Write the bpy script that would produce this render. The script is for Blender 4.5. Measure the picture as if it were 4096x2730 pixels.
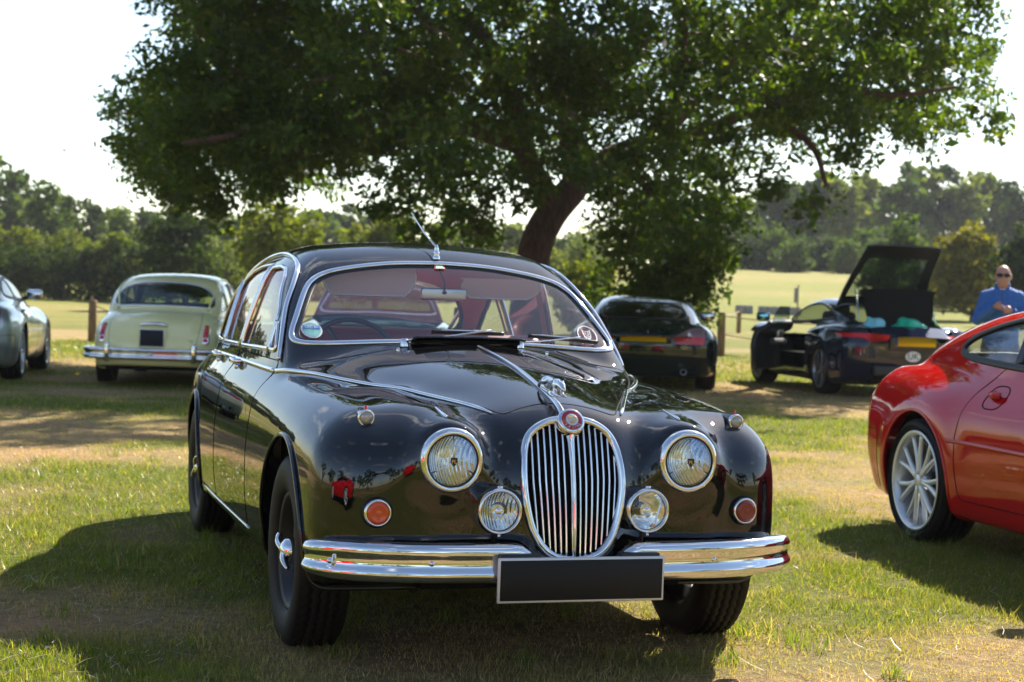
import bpy, bmesh, math, random
import numpy as np
from mathutils import Vector, Matrix, Euler
rad = math.radians
rng = np.random.default_rng(7)
random.seed(7)
scene = bpy.context.scene
COL = scene.collection
for o in list(bpy.data.objects):
    bpy.data.objects.remove(o)

# ------------------------------------------------------------------ camera
CAM_H = 1.245
cam_d = bpy.data.cameras.new('camera')
cam = bpy.data.objects.new('camera', cam_d)
COL.objects.link(cam)
cam_d.sensor_width = 36.0
cam_d.lens = 60.24
cam_d.clip_start = 0.05
cam_d.clip_end = 4000
PITCH, ROLL = 1.582, 1.95
cam.matrix_world = (Matrix.Translation((0, 0, CAM_H)) @ Matrix.Rotation(rad(90 - PITCH), 4, 'X')
                    @ Matrix.Rotation(rad(ROLL), 4, 'Z'))
cam_d.dof.use_dof = True
cam_d.dof.focus_distance = 5.45
cam_d.dof.aperture_fstop = 5.6
scene.camera = cam

# ------------------------------------------------------------------ sky, sun, exposure
SUN_AZ = 30.0      # degrees from straight ahead (+Y) towards +X
SUN_EL = 39.5
world = bpy.data.worlds.new('World')
scene.world = world
world.use_nodes = True
wn = world.node_tree.nodes
wl = world.node_tree.links
wn.clear()
w_out = wn.new('ShaderNodeOutputWorld')
w_bg = wn.new('ShaderNodeBackground')
w_sky = wn.new('ShaderNodeTexSky')
w_sky.sky_type = 'NISHITA'
w_sky.sun_disc = False
w_sky.sun_elevation = rad(SUN_EL)
w_sky.sun_rotation = rad(SUN_AZ)
w_sky.air_density = 1.0
w_sky.dust_density = 0.5
w_sky.ozone_density = 1.0
w_bg.inputs['Strength'].default_value = 0.068
# thin broken cloud all over the sky
w_tc = wn.new('ShaderNodeTexCoord')
w_map = wn.new('ShaderNodeMapping')
w_map.inputs['Scale'].default_value = (1.0, 1.0, 2.6)
w_no = wn.new('ShaderNodeTexNoise')
w_no.inputs['Scale'].default_value = 2.6
w_no.inputs['Detail'].default_value = 9.0
w_no.inputs['Roughness'].default_value = 0.58
w_rmp = wn.new('ShaderNodeValToRGB')
w_rmp.color_ramp.elements[0].position = 0.585
w_rmp.color_ramp.elements[0].color = (0, 0, 0, 1)
w_rmp.color_ramp.elements[1].position = 0.72
w_rmp.color_ramp.elements[1].color = (0.75, 0.75, 0.75, 1)
w_mix = wn.new('ShaderNodeMix')
w_mix.data_type = 'RGBA'
w_mix.inputs['B'].default_value = (10.5, 10.4, 10.2, 1)
wl.new(w_tc.outputs['Generated'], w_map.inputs['Vector'])
wl.new(w_map.outputs[0], w_no.inputs['Vector'])
wl.new(w_no.outputs['Fac'], w_rmp.inputs['Fac'])
wl.new(w_rmp.outputs['Color'], w_mix.inputs['Factor'])
wl.new(w_sky.outputs[0], w_mix.inputs['A'])
wl.new(w_mix.outputs['Result'], w_bg.inputs['Color'])
wl.new(w_bg.outputs[0], w_out.inputs['Surface'])
sun_d = bpy.data.lights.new('sun', 'SUN')
sun_d.energy = 5.0
sun_d.angle = rad(0.53)
sun_d.color = (1.0, 0.93, 0.82)
sun = bpy.data.objects.new('sun', sun_d)
COL.objects.link(sun)
_sd = Vector((math.sin(rad(SUN_AZ)) * math.cos(rad(SUN_EL)), math.cos(rad(SUN_AZ)) * math.cos(rad(SUN_EL)), math.sin(rad(SUN_EL))))
sun.rotation_euler = _sd.to_track_quat('Z', 'Y').to_euler()
sun.location = _sd * 60
vs = scene.view_settings
vs.view_transform = 'Standard'
vs.look = 'None'
vs.gamma = 1.0
vs.exposure = 1.66
vs.use_curve_mapping = False
scene.cycles.max_bounces = 10
scene.cycles.transparent_max_bounces = 24
scene.cycles.sample_clamp_indirect = 6.0

# ------------------------------------------------------------------ materials
def newmat(name):
    m = bpy.data.materials.new(name)
    m.use_nodes = True
    nt = m.node_tree
    b = nt.nodes['Principled BSDF']
    return m, nt, b

def mat(name, col, rough=0.5, metal=0.0, coat=0.0, spec=0.5, trans=0.0, ior=1.5, coat_rough=0.02, emis=None, alpha=1.0):
    m, nt, b = newmat(name)
    b.inputs['Base Color'].default_value = (*col, 1)
    b.inputs['Roughness'].default_value = rough
    b.inputs['Metallic'].default_value = metal
    b.inputs['Coat Weight'].default_value = coat
    b.inputs['Coat Roughness'].default_value = coat_rough
    b.inputs['Specular IOR Level'].default_value = spec
    b.inputs['Transmission Weight'].default_value = trans
    b.inputs['IOR'].default_value = ior
    return m

def nd(nt, t, **k):
    n = nt.nodes.new(t)
    for a, v in k.items():
        if a.startswith('_'):
            n.inputs[a[1:].replace('_', ' ')].default_value = v
        else:
            setattr(n, a, v)
    return n

def glassmat(name, tint, f0=1.5, rough=0.0, gain=1.0):
    """thin pane: see-through with a tint, and a Fresnel mirror on it"""
    m = bpy.data.materials.new(name)
    m.use_nodes = True
    nt = m.node_tree
    nt.nodes.clear()
    out = nd(nt, 'ShaderNodeOutputMaterial')
    tr = nd(nt, 'ShaderNodeBsdfTransparent')
    tr.inputs['Color'].default_value = (*tint, 1)
    gl = nd(nt, 'ShaderNodeBsdfGlossy')
    gl.inputs['Roughness'].default_value = rough
    # Schlick term from the facing angle, the same from both sides of the pane
    lw = nd(nt, 'ShaderNodeLayerWeight', _Blend=0.5)
    pw = nd(nt, 'ShaderNodeMath', operation='POWER')
    pw.inputs[1].default_value = 4.2
    r0 = ((f0 - 1) / (f0 + 1)) ** 2 * 2.6
    mm = nd(nt, 'ShaderNodeMath', operation='MULTIPLY_ADD', use_clamp=True)
    mm.inputs[1].default_value = (1 - r0) * gain
    mm.inputs[2].default_value = r0 * gain
    mx = nd(nt, 'ShaderNodeMixShader')
    nt.links.new(lw.outputs['Facing'], pw.inputs[0])
    nt.links.new(pw.outputs[0], mm.inputs[0])
    nt.links.new(mm.outputs[0], mx.inputs[0])
    nt.links.new(tr.outputs[0], mx.inputs[1])
    nt.links.new(gl.outputs[0], mx.inputs[2])
    nt.links.new(mx.outputs[0], out.inputs['Surface'])
    return m

def paint(name, col, flake=0.0, rough=0.25):
    m, nt, b = newmat(name)
    b.inputs['Roughness'].default_value = rough
    b.inputs['Metallic'].default_value = flake
    b.inputs['Coat Weight'].default_value = 1.0
    b.inputs['Coat Roughness'].default_value = 0.006
    b.inputs['Coat IOR'].default_value = 1.64
    b.inputs['Specular IOR Level'].default_value = 0.0 if flake == 0 else 0.4
    # faint dust and colour drift over the panels
    tc = nd(nt, 'ShaderNodeTexCoord')
    n1 = nd(nt, 'ShaderNodeTexNoise', _Scale=2.3, _Detail=6.0, _Roughness=0.65)
    nt.links.new(tc.outputs['Object'], n1.inputs['Vector'])
    r = nd(nt, 'ShaderNodeValToRGB')
    r.color_ramp.elements[0].position = 0.35
    r.color_ramp.elements[1].position = 0.75
    r.color_ramp.elements[0].color = (*[c * 0.93 for c in col], 1)
    r.color_ramp.elements[1].color = (*[min(1, c * 1.05 + 0.0012) for c in col], 1)
    nt.links.new(n1.outputs['Fac'], r.inputs['Fac'])
    nt.links.new(r.outputs['Color'], b.inputs['Base Color'])
    n2 = nd(nt, 'ShaderNodeTexNoise', _Scale=3.1, _Detail=2.0)
    nt.links.new(tc.outputs['Object'], n2.inputs['Vector'])
    bp = nd(nt, 'ShaderNodeBump', _Strength=0.012, _Distance=0.05)
    nt.links.new(n2.outputs['Fac'], bp.inputs['Height'])
    nt.links.new(bp.outputs[0], b.inputs['Coat Normal'])
    return m

M = {}
M['chrome'] = mat('chrome', (0.78, 0.78, 0.79), 0.035, 1.0)
M['satin'] = mat('satin_metal', (0.6, 0.6, 0.6), 0.28, 1.0)
M['alloy'] = mat('alloy', (0.72, 0.73, 0.75), 0.36, 0.6)
M['darkalloy'] = mat('dark_alloy', (0.10, 0.10, 0.11), 0.3, 0.7)
M['rubber'] = mat('rubber', (0.022, 0.021, 0.021), 0.62)
M['seal'] = mat('rubber_seal', (0.008, 0.008, 0.008), 0.45)
M['gap'] = mat('shut_line', (0.002, 0.002, 0.002), 0.9, spec=0.1)
M['under'] = mat('underbody', (0.006, 0.006, 0.006), 0.9, spec=0.2)
M['blackplastic'] = mat('black_plastic', (0.012, 0.012, 0.013), 0.38)
M['plateblack'] = mat('number_plate_black', (0.0125, 0.0125, 0.0125), 0.6, spec=0.25)
M['plateyellow'] = mat('number_plate_yellow', (0.95, 0.60, 0.008), 0.6, spec=0.2)
M['white'] = mat('white_paint', (0.75, 0.75, 0.75), 0.4)
M['silverpaint'] = mat('silver_frame', (0.62, 0.62, 0.63), 0.35, 0.3)
M['glass'] = glassmat('window_glass', (0.90, 0.93, 0.93), 1.5)
M['windscreen'] = glassmat('windscreen_glass', (0.93, 0.95, 0.96), 1.5)
M['tinted'] = glassmat('tinted_glass', (0.38, 0.45, 0.42), 1.5)
M['darktint'] = glassmat('dark_tinted_glass', (0.10, 0.13, 0.13), 1.52)
M['lens'] = glassmat('lamp_lens', (0.97, 0.97, 0.96), 1.45)
M['leather'] = mat('oxblood_leather', (0.24, 0.05, 0.055), 0.42)
M['headlining'] = mat('rose_headlining', (0.36, 0.13, 0.13), 0.8)
M['visor'] = mat('tan_visor', (0.60, 0.44, 0.40), 0.7)
M['wood'] = mat('walnut', (0.12, 0.045, 0.02), 0.3, coat=0.5)
M['amber'] = mat('amber_lens', (0.58, 0.058, 0.008), 0.18, coat=0.6)
M['redlens'] = mat('red_lens', (0.60, 0.010, 0.012), 0.15, coat=0.6)
M['reddark'] = mat('dull_red_lens', (0.20, 0.018, 0.016), 0.25, coat=0.4)
M['clearlens'] = mat('frosted_lens', (0.36, 0.35, 0.34), 0.22, 0.5, coat=0.8)

# ------------------------------------------------------------------ mesh helpers
def link(o, parent=None):
    COL.objects.link(o)
    if parent is not None:
        o.parent = parent
    return o

def mesh_data(name, V, F, m=None, N=None, smooth=True, mats=None, mi=None):
    me = bpy.data.meshes.new(name)
    V = np.asarray(V, dtype=np.float32)
    if isinstance(F, np.ndarray):
        k = F.shape[1]
        me.vertices.add(len(V))
        me.vertices.foreach_set('co', V.ravel())
        me.loops.add(F.size)
        me.loops.foreach_set('vertex_index', F.astype(np.int32).ravel())
        me.polygons.add(len(F))
        me.polygons.foreach_set('loop_start', np.arange(0, F.size, k, dtype=np.int32))
        me.update(calc_edges=True)
        me.validate()
    else:
        me.from_pydata([tuple(map(float, v)) for v in V], [], [tuple(map(int, f)) for f in F])
        me.update()
    if mats:
        for x in mats:
            me.materials.append(x)
        me.polygons.foreach_set('material_index', np.asarray(mi, dtype=np.int32))
    elif m is not None:
        me.materials.append(M[m] if isinstance(m, str) else m)
    if smooth:
        me.polygons.foreach_set('use_smooth', np.ones(len(me.polygons), dtype=bool))
        if N is not None and len(N) == len(me.vertices):
            me.normals_split_custom_set_from_vertices([tuple(map(float, n)) for n in N])
    return me

def obj(name, V, F, m, parent=None, N=None, smooth=True):
    return link(bpy.data.objects.new(name, mesh_data(name, V, F, m, N, smooth)), parent)

_shared = {}

def shared(key, name, build, m, parent=None):
    """like obj(), but cars of one shape share the mesh and carry their own paint"""
    if key not in _shared:
        V, F, N = build()
        _shared[key] = mesh_data(name, V, F, m, N)
    o = link(bpy.data.objects.new(name, _shared[key]), parent)
    o.material_slots[0].link = 'OBJECT'
    o.material_slots[0].material = M[m] if isinstance(m, str) else m
    return o

def obj_me(name, me, parent=None):
    return link(bpy.data.objects.new(name, me), parent)

def thing(name, label, cat, loc=(0, 0, 0), rotz=0.0, group=None):
    o = bpy.data.objects.new(name, None)
    o.empty_display_size = 0.2
    link(o)
    o.location = loc
    o.rotation_euler = (0, 0, rotz)
    o['label'] = label
    o['category'] = cat
    if group:
        o['group'] = group
    return o

def tag(o, label, cat, group=None):
    o['label'] = label
    o['category'] = cat
    if group:
        o['group'] = group
    return o

def join(parts):
    """[(V,F list)] -> one V,F"""
    Vs, Fs, n = [], [], 0
    for V, F in parts:
        V = np.asarray(V, float)
        Vs.append(V)
        Fs += [tuple(i + n for i in f) for f in F]
        n += len(V)
    return np.concatenate(Vs), Fs

def box(c, s, R=None):
    c = np.asarray(c, float)
    s = np.asarray(s, float) / 2
    V = np.array([[x, y, z] for x in (-1, 1) for y in (-1, 1) for z in (-1, 1)], float) * s
    if R is not None:
        V = V @ np.asarray(R).T
    return V + c, [(0, 1, 3, 2), (4, 6, 7, 5), (0, 4, 5, 1), (2, 3, 7, 6), (0, 2, 6, 4), (1, 5, 7, 3)]

def rbox(c, s, b=0.01, seg=2, R=None):
    bm = bmesh.new()
    bmesh.ops.create_cube(bm, size=1.0)
    for v in bm.verts:
        v.co = Vector((v.co.x * s[0], v.co.y * s[1], v.co.z * s[2]))
    bmesh.ops.bevel(bm, geom=bm.edges[:], offset=b, segments=seg, profile=0.5, affect='EDGES')
    V = np.array([v.co[:] for v in bm.verts])
    bm.verts.index_update()
    F = [tuple(v.index for v in f.verts) for f in bm.faces]
    bm.free()
    if R is not None:
        V = V @ np.asarray(R).T
    return V + np.asarray(c, float), F

def frames(P, closed=False, up=None):
    P = np.asarray(P, float)
    if closed:
        T = np.roll(P, -1, 0) - np.roll(P, 1, 0)
    else:
        T = np.gradient(P, axis=0)
    T /= np.linalg.norm(T, axis=1)[:, None] + 1e-12
    n = len(P)
    A = np.empty((n, 3))
    if up is not None:
        up = np.broadcast_to(np.asarray(up, float), (n, 3))
        A = up - (up * T).sum(1)[:, None] * T
    else:
        a = np.array([0.0, 0, 1]) if abs(T[0][2]) < 0.9 else np.array([1.0, 0, 0])
        for i in range(n):
            a = a - (a @ T[i]) * T[i]
            a /= np.linalg.norm(a) + 1e-12
            A[i] = a
    A /= np.linalg.norm(A, axis=1)[:, None] + 1e-12
    return T, A, np.cross(T, A)

def sweep(P, prof, closed=False, up=None, scale=None, caps=True):
    """prof: (k,2) closed outline, first axis across (B), second along up (A)"""
    P = np.asarray(P, float)
    T, A, B = frames(P, closed, up)
    prof = np.asarray(prof, float)
    k, n = len(prof), len(P)
    sc = np.ones(n) if scale is None else np.asarray(scale, float)
    V = P[:, None, :] + (prof[None, :, 0, None] * B[:, None, :] + prof[None, :, 1, None] * A[:, None, :]) * sc[:, None, None]
    V = V.reshape(-1, 3)
    F = []
    for i in range(n if closed else n - 1):
        a, b = i * k, ((i + 1) % n) * k
        for j in range(k):
            j2 = (j + 1) % k
            F.append((a + j, b + j, b + j2, a + j2))
    if caps and not closed:
        F.append(tuple(range(k)))
        F.append(tuple(range((n - 1) * k, n * k))[::-1])
    return V, F

def circ(r, k=8, ry=None):
    t = np.arange(k) * 2 * np.pi / k
    return np.stack([r * np.cos(t), (ry or r) * np.sin(t)], 1)

def tube(P, r, k=8, closed=False, up=None):
    if np.ndim(r) == 0:
        return sweep(P, circ(r, k), closed, up)
    return sweep(P, circ(1.0, k), closed, up, scale=r)

def lathe(prof, axis='y', k=32, c=(0, 0, 0), closed=False):
    """prof: (radius, along)"""
    prof = np.asarray(prof, float)
    n = len(prof)
    t = np.arange(k) * 2 * np.pi / k
    R, H = prof[:, 0], prof[:, 1]
    u = R[:, None] * np.cos(t)
    w = R[:, None] * np.sin(t)
    h = np.repeat(H[:, None], k, 1)
    if axis == 'y':
        V = np.stack([w, h, u], -1)
    elif axis == 'x':
        V = np.stack([h, u, w], -1)
    else:
        V = np.stack([u, w, h], -1)
    V = V.reshape(-1, 3) + np.asarray(c, float)
    F = []
    for i in range(n if closed else n - 1):
        i2 = (i + 1) % n
        for j in range(k):
            j2 = (j + 1) % k
            F.append((i * k + j, i * k + j2, i2 * k + j2, i2 * k + j))
    return V, F

def rot(V, ax, deg, c=(0, 0, 0)):
    R = np.array(Matrix.Rotation(rad(deg), 3, ax))
    c = np.asarray(c, float)
    return (np.asarray(V, float) - c) @ R.T + c

def align_x(d):
    """rotation matrix taking +X to d, keeping Z up"""
    d = np.asarray(d, float) / np.linalg.norm(d)
    y = np.cross([0, 0, 1.0], d)
    y /= np.linalg.norm(y)
    return np.stack([d, y, np.cross(d, y)], 1)

def spline(P, n=40, closed=False):
    """Catmull-Rom through the points"""
    P = np.asarray(P, float)
    m = len(P)
    out = []
    segs = m if closed else m - 1
    per = max(2, n // segs)
    for i in range(segs):
        if closed:
            p0, p1, p2, p3 = P[(i - 1) % m], P[i], P[(i + 1) % m], P[(i + 2) % m]
        else:
            p1, p2 = P[i], P[i + 1]
            p0 = P[i - 1] if i > 0 else 2 * p1 - p2
            p3 = P[i + 2] if i + 2 < m else 2 * p2 - p1
        for t in np.arange(per) / per:
            out.append(0.5 * ((2 * p1) + (-p0 + p2) * t + (2 * p0 - 5 * p1 + 4 * p2 - p3) * t * t + (-p0 + 3 * p1 - 3 * p2 + p3) * t ** 3))
    if not closed:
        out.append(P[-1])
    return np.array(out)

def curve1(tab):
    """smooth (monotone cubic) 1-D table"""
    tab = sorted(tab)
    x = np.array([a for a, _ in tab], float)
    y = np.array([b for _, b in tab], float)
    d = np.diff(y) / np.diff(x)
    m = np.zeros(len(x))
    for i in range(1, len(x) - 1):
        if d[i - 1] * d[i] > 0:
            w1 = 2 * (x[i + 1] - x[i]) + (x[i] - x[i - 1])
            w2 = (x[i + 1] - x[i]) + 2 * (x[i] - x[i - 1])
            m[i] = (w1 + w2) / (w1 / d[i - 1] + w2 / d[i])
    m[0], m[-1] = d[0], d[-1]
    # a fine table with a little smoothing makes the curvature continuous
    xs = np.linspace(x[0], x[-1], 3000)
    i = np.clip(np.searchsorted(x, xs) - 1, 0, len(x) - 2)
    h = x[i + 1] - x[i]
    t = (xs - x[i]) / h
    ys = (2 * t ** 3 - 3 * t ** 2 + 1) * y[i] + (t ** 3 - 2 * t ** 2 + t) * h * m[i] + (-2 * t ** 3 + 3 * t ** 2) * y[i + 1] + (t ** 3 - t ** 2) * h * m[i + 1]
    kk = 91
    ker = np.hanning(kk + 2)[1:-1]
    ker /= ker.sum()
    yp = np.concatenate([2 * ys[0] - ys[kk:0:-1], ys, 2 * ys[-1] - ys[-2:-kk - 2:-1]])
    ys = np.convolve(yp, ker, 'same')[kk:-kk]
    return lambda q: np.interp(q, xs, ys)

# ------------------------------------------------------------------ implicit surfaces
def rmax(a, b, r):
    return np.minimum(np.maximum(a, b), -r) + np.sqrt(np.maximum(a + r, 0) ** 2 + np.maximum(b + r, 0) ** 2)

def smin(a, b, k):
    h = np.maximum(k - np.abs(a - b), 0) / k
    return np.minimum(a, b) - h * h * h * k / 6.0

def smax(a, b, k):
    return -smin(-a, -b, k)

def capsule(x, y, z, a, b, ra, rb=None):
    a = np.asarray(a, float)
    b = np.asarray(b, float)
    rb = ra if rb is None else rb
    d = b - a
    t = np.clip(((x - a[0]) * d[0] + (y - a[1]) * d[1] + (z - a[2]) * d[2]) / (d @ d), 0, 1)
    return np.sqrt((x - a[0] - t * d[0]) ** 2 + (y - a[1] - t * d[1]) ** 2 + (z - a[2] - t * d[2]) ** 2) - (ra + (rb - ra) * t)

def surfnet(f, lo, hi, h, proj=4, relax=1):
    """surface nets on a grid, vertices pulled onto f=0; returns V, N, F (triangles)"""
    lo = np.asarray(lo, float)
    n = np.ceil((np.asarray(hi) - lo) / h).astype(int) + 1
    xs, ys, zs = [lo[i] + h * np.arange(n[i]) for i in range(3)]
    D = np.empty(n, np.float32)
    for i0 in range(0, n[0], 24):
        X, Y, Z = np.meshgrid(xs[i0:i0 + 24], ys, zs, indexing='ij')
        D[i0:i0 + 24] = f(X, Y, Z)
    S = D < 0
    c = np.zeros(n - 1, np.int8)
    for dx in (0, 1):
        for dy in (0, 1):
            for dz in (0, 1):
                c += S[dx:n[0] - 1 + dx, dy:n[1] - 1 + dy, dz:n[2] - 1 + dz]
    act = (c > 0) & (c < 8)
    idx = -np.ones(n - 1, np.int64)
    cells = np.argwhere(act)
    idx[act] = np.arange(len(cells))
    acc = np.zeros((len(cells), 3))
    cnt = np.zeros(len(cells))
    corners = [(dx, dy, dz) for dx in (0, 1) for dy in (0, 1) for dz in (0, 1)]
    val = {cr: D[cells[:, 0] + cr[0], cells[:, 1] + cr[1], cells[:, 2] + cr[2]].astype(float) for cr in corners}
    for a in corners:
        for ax in range(3):
            if a[ax] == 0:
                b = list(a)
                b[ax] = 1
                b = tuple(b)
                va, vb = val[a], val[b]
                mk = (va < 0) != (vb < 0)
                t = np.where(mk, va / np.where(mk, va - vb, 1), 0)
                p = np.tile(np.array(a, float), (len(cells), 1))
                p[:, ax] = t
                acc += p * mk[:, None]
                cnt += mk
    V = lo + (cells + acc / cnt[:, None]) * h
    F = []
    for ax in range(3):
        o = [0, 1, 2]
        u, w = [k for k in o if k != ax]
        s0 = [slice(None)] * 3
        s1 = [slice(None)] * 3
        s0[ax] = slice(0, n[ax] - 1)
        s1[ax] = slice(1, n[ax])
        for q in (u, w):
            s0[q] = slice(1, n[q] - 1)
            s1[q] = slice(1, n[q] - 1)
        A, B = S[tuple(s0)], S[tuple(s1)]
        e = np.argwhere(A != B)
        fl = A[A != B]
        e = e.copy()
        e[:, u] += 1
        e[:, w] += 1

        def cell(du, dw):
            q = e.copy()
            q[:, u] += du
            q[:, w] += dw
            return idx[q[:, 0], q[:, 1], q[:, 2]]
        Q = np.stack([cell(-1, -1), cell(0, -1), cell(0, 0), cell(-1, 0)], 1)
        flip = fl if ax != 1 else ~fl
        Q = np.where(flip[:, None], Q, Q[:, ::-1])
        F.append(Q)
    Q = np.concatenate(F)

    def fv(P):
        return f(P[:, 0], P[:, 1], P[:, 2])
    eps = h * 0.4

    def grad(P):
        g = np.empty_like(P)
        for i in range(3):
            d = np.zeros(3)
            d[i] = eps
            g[:, i] = (fv(P + d) - fv(P - d)) / (2 * eps)
        return g
    for it in range(proj + relax):
        if it == 2 and relax:
            # even out the net before the last projections
            s = np.zeros_like(V)
            k = np.zeros(len(V))
            for a in range(4):
                np.add.at(s, Q[:, a], V[Q[:, (a + 1) % 4]] + V[Q[:, (a + 3) % 4]])
                np.add.at(k, Q[:, a], 2)
            V = 0.5 * V + 0.5 * s / k[:, None]
        g = grad(V)
        l2 = (g * g).sum(1) + 1e-9
        st = (fv(V) / l2)[:, None] * g
        ln = np.linalg.norm(st, axis=1)
        st *= np.minimum(1, h * 0.7 / (ln + 1e-12))[:, None]
        V = V - st
    N = grad(V)
    N /= np.linalg.norm(N, axis=1)[:, None] + 1e-9
    T = np.concatenate([Q[:, [0, 1, 2]], Q[:, [0, 2, 3]]])
    return V, smooth_n(V, N, T, 4), T

def smooth_n(V, N, T, it):
    for _ in range(it):
        s = N.copy()
        for a in range(3):
            np.add.at(s, T[:, a], N[T[:, (a + 1) % 3]] + N[T[:, (a + 2) % 3]])
        N = s / (np.linalg.norm(s, axis=1)[:, None] + 1e-9)
    return N

def clip(V, N, T, g):
    """split a triangle mesh along g=0 -> (inside g<0), (outside), contour segments (points)"""
    g = np.asarray(g, float).copy()
    g[np.abs(g) < 1e-6] = 1e-6
    s = g < 0
    k = s[T].sum(1)
    ins, outs = [T[k == 3]], [T[k == 0]]
    mixed = T[(k == 1) | (k == 2)]
    seg = np.zeros((0, 2), int)
    if len(mixed):
        sm = s[mixed]
        lone = np.where(sm.sum(1) == 1, np.argmax(sm, 1), np.argmin(sm, 1))
        r = np.arange(len(mixed))
        a, b, c = mixed[r, lone], mixed[r, (lone + 1) % 3], mixed[r, (lone + 2) % 3]
        E = np.concatenate([np.stack([a, b], 1), np.stack([a, c], 1)])
        E.sort(axis=1)
        U, inv = np.unique(E, axis=0, return_inverse=True)
        inv = np.asarray(inv).ravel()
        t = g[U[:, 0]] / (g[U[:, 0]] - g[U[:, 1]])
        PV = V[U[:, 0]] + (V[U[:, 1]] - V[U[:, 0]]) * t[:, None]
        PN = N[U[:, 0]] + (N[U[:, 1]] - N[U[:, 0]]) * t[:, None]
        PN /= np.linalg.norm(PN, axis=1)[:, None] + 1e-9
        base = len(V)
        V = np.concatenate([V, PV])
        N = np.concatenate([N, PN])
        ab, ac = base + inv[:len(mixed)], base + inv[len(mixed):]
        t1 = np.stack([a, ab, ac], 1)
        t2 = np.stack([ab, b, c], 1)
        t3 = np.stack([ab, c, ac], 1)
        li = s[a]
        ins += [t1[li], t2[~li], t3[~li]]
        outs += [t1[~li], t2[li], t3[li]]
        seg = np.stack([ab, ac], 1)

    def pack(L):
        Tn = np.concatenate(L)
        u, inv = np.unique(Tn, return_inverse=True)
        return V[u], N[u], np.asarray(inv).reshape(Tn.shape)
    return pack(ins), pack(outs), (V, N, seg)

def chain(VNs, minlen=6):
    V, N, seg = VNs
    nb = {}
    for a, b in seg:
        nb.setdefault(int(a), []).append(int(b))
        nb.setdefault(int(b), []).append(int(a))
    seen = set()
    out = []
    starts = [k for k in nb if len(nb[k]) == 1] + list(nb)
    for st in starts:
        if st in seen:
            continue
        path = [st]
        seen.add(st)
        cur = st
        while True:
            nx = [q for q in nb[cur] if q not in seen]
            if not nx:
                break
            cur = nx[0]
            seen.add(cur)
            path.append(cur)
        closed = st in nb[cur] and len(path) > 3
        if len(path) >= minlen:
            out.append((V[path], N[path], closed))
    return out

def resample(P, step, closed=False, extra=None):
    P = np.asarray(P, float)
    Q = np.concatenate([P, P[:1]]) if closed else P
    d = np.concatenate([[0], np.cumsum(np.linalg.norm(np.diff(Q, axis=0), axis=1))])
    n = max(3, int(round(d[-1] / step)))
    t = np.linspace(0, d[-1], n + 1)[:n] if closed else np.linspace(0, d[-1], n + 1)
    f = lambda A: np.stack([np.interp(t, d, A[:, i]) for i in range(3)], 1)
    R = f(Q)
    if extra is not None:
        E = np.concatenate([extra, extra[:1]]) if closed else extra
        E = f(E)
        return R, E / (np.linalg.norm(E, axis=1)[:, None] + 1e-9)
    return R

def smooth_path(P, it=2, closed=False):
    P = np.asarray(P, float).copy()
    for _ in range(it):
        if closed:
            P = 0.5 * P + 0.25 * (np.roll(P, 1, 0) + np.roll(P, -1, 0))
        else:
            Q = P.copy()
            Q[1:-1] = 0.5 * P[1:-1] + 0.25 * (P[:-2] + P[2:])
            P = Q
    return P

def bead(loop, prof, step=0.02, off=0.0, sm=2):
    """a moulding along a contour loop, sitting on the surface"""
    P, N, closed = loop
    P, N = resample(P, step, closed, N)
    P = smooth_path(P, sm, closed)
    N = smooth_path(N, 2, closed)
    return sweep(P + N * off, prof, closed, up=N)

def mirror_y(V, F):
    V = np.asarray(V, float) * [1, -1, 1]
    if isinstance(F, np.ndarray):
        return V, F[:, ::-1]
    return V, [tuple(f[::-1]) for f in F]

def text_mesh(txt, size, depth=0.001):
    """flat lettering in the x-y plane, centred"""
    cu = bpy.data.curves.new('lettering', 'FONT')
    cu.body = txt
    cu.size = size
    cu.align_x = 'CENTER'
    cu.align_y = 'CENTER'
    cu.extrude = depth
    o = bpy.data.objects.new('lettering', cu)
    me = bpy.data.meshes.new_from_object(o)
    V = np.array([v.co[:] for v in me.vertices])
    F = [tuple(p.vertices) for p in me.polygons]
    bpy.data.objects.remove(o)
    bpy.data.curves.remove(cu)
    bpy.data.meshes.remove(me)
    return V, F
# ------------------------------------------------------------------ the field
F_PX = 3936.0      # focal length in the 2353-pixel-wide view the sight lines were read from
_cr, _sr = math.cos(rad(ROLL)), math.sin(rad(ROLL))
_cp, _sp = math.cos(rad(PITCH)), math.sin(rad(PITCH))

def sight(px, py, d):
    """world point at ground distance d along the line of sight (px,py in a 2353x1568 view)"""
    x, y = px - 1176.5, py - 784.0
    x, y = _cr * x + _sr * y, -_sr * x + _cr * y
    v = np.array([x / F_PX, _cp - y / F_PX * _sp, -_sp - y / F_PX * _cp])
    return np.array([0, 0, CAM_H]) + v * (d / v[1])

def sstep(a, b, x):
    t = np.clip((np.asarray(x, float) - a) / (b - a), 0, 1)
    return t * t * (3 - 2 * t)

_L = ([-1e4, 75, 100, 140, 1e4], [0, 0, .3, .8, .8])
_R = ([-1e4, 30, 60, 80, 100, 150, 200, 1e4], [0, 0, .35, .7, 1.4, 3.9, 5.5, 5.5])

def ground_z(x, y):
    x = np.asarray(x, float)
    y = np.asarray(y, float)
    t = x / np.maximum(y, 5)
    w = sstep(-.06, .10, t)
    z = np.interp(y, *_L) * (1 - w) + np.interp(y, *_R) * w
    z = z + .03 * sstep(9, 20, y) * sstep(-2.5, 2.5, x)
    z = z + .026 * np.exp(-(x / 2.6) ** 2 - ((y - 7) / 3.2) ** 2)      # the turf swells a little under the black saloon
    z = z + .012 * np.sin(x * 1.3 + 1) * np.sin(y * .9) * sstep(7.5, 10, y)
    return z

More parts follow.
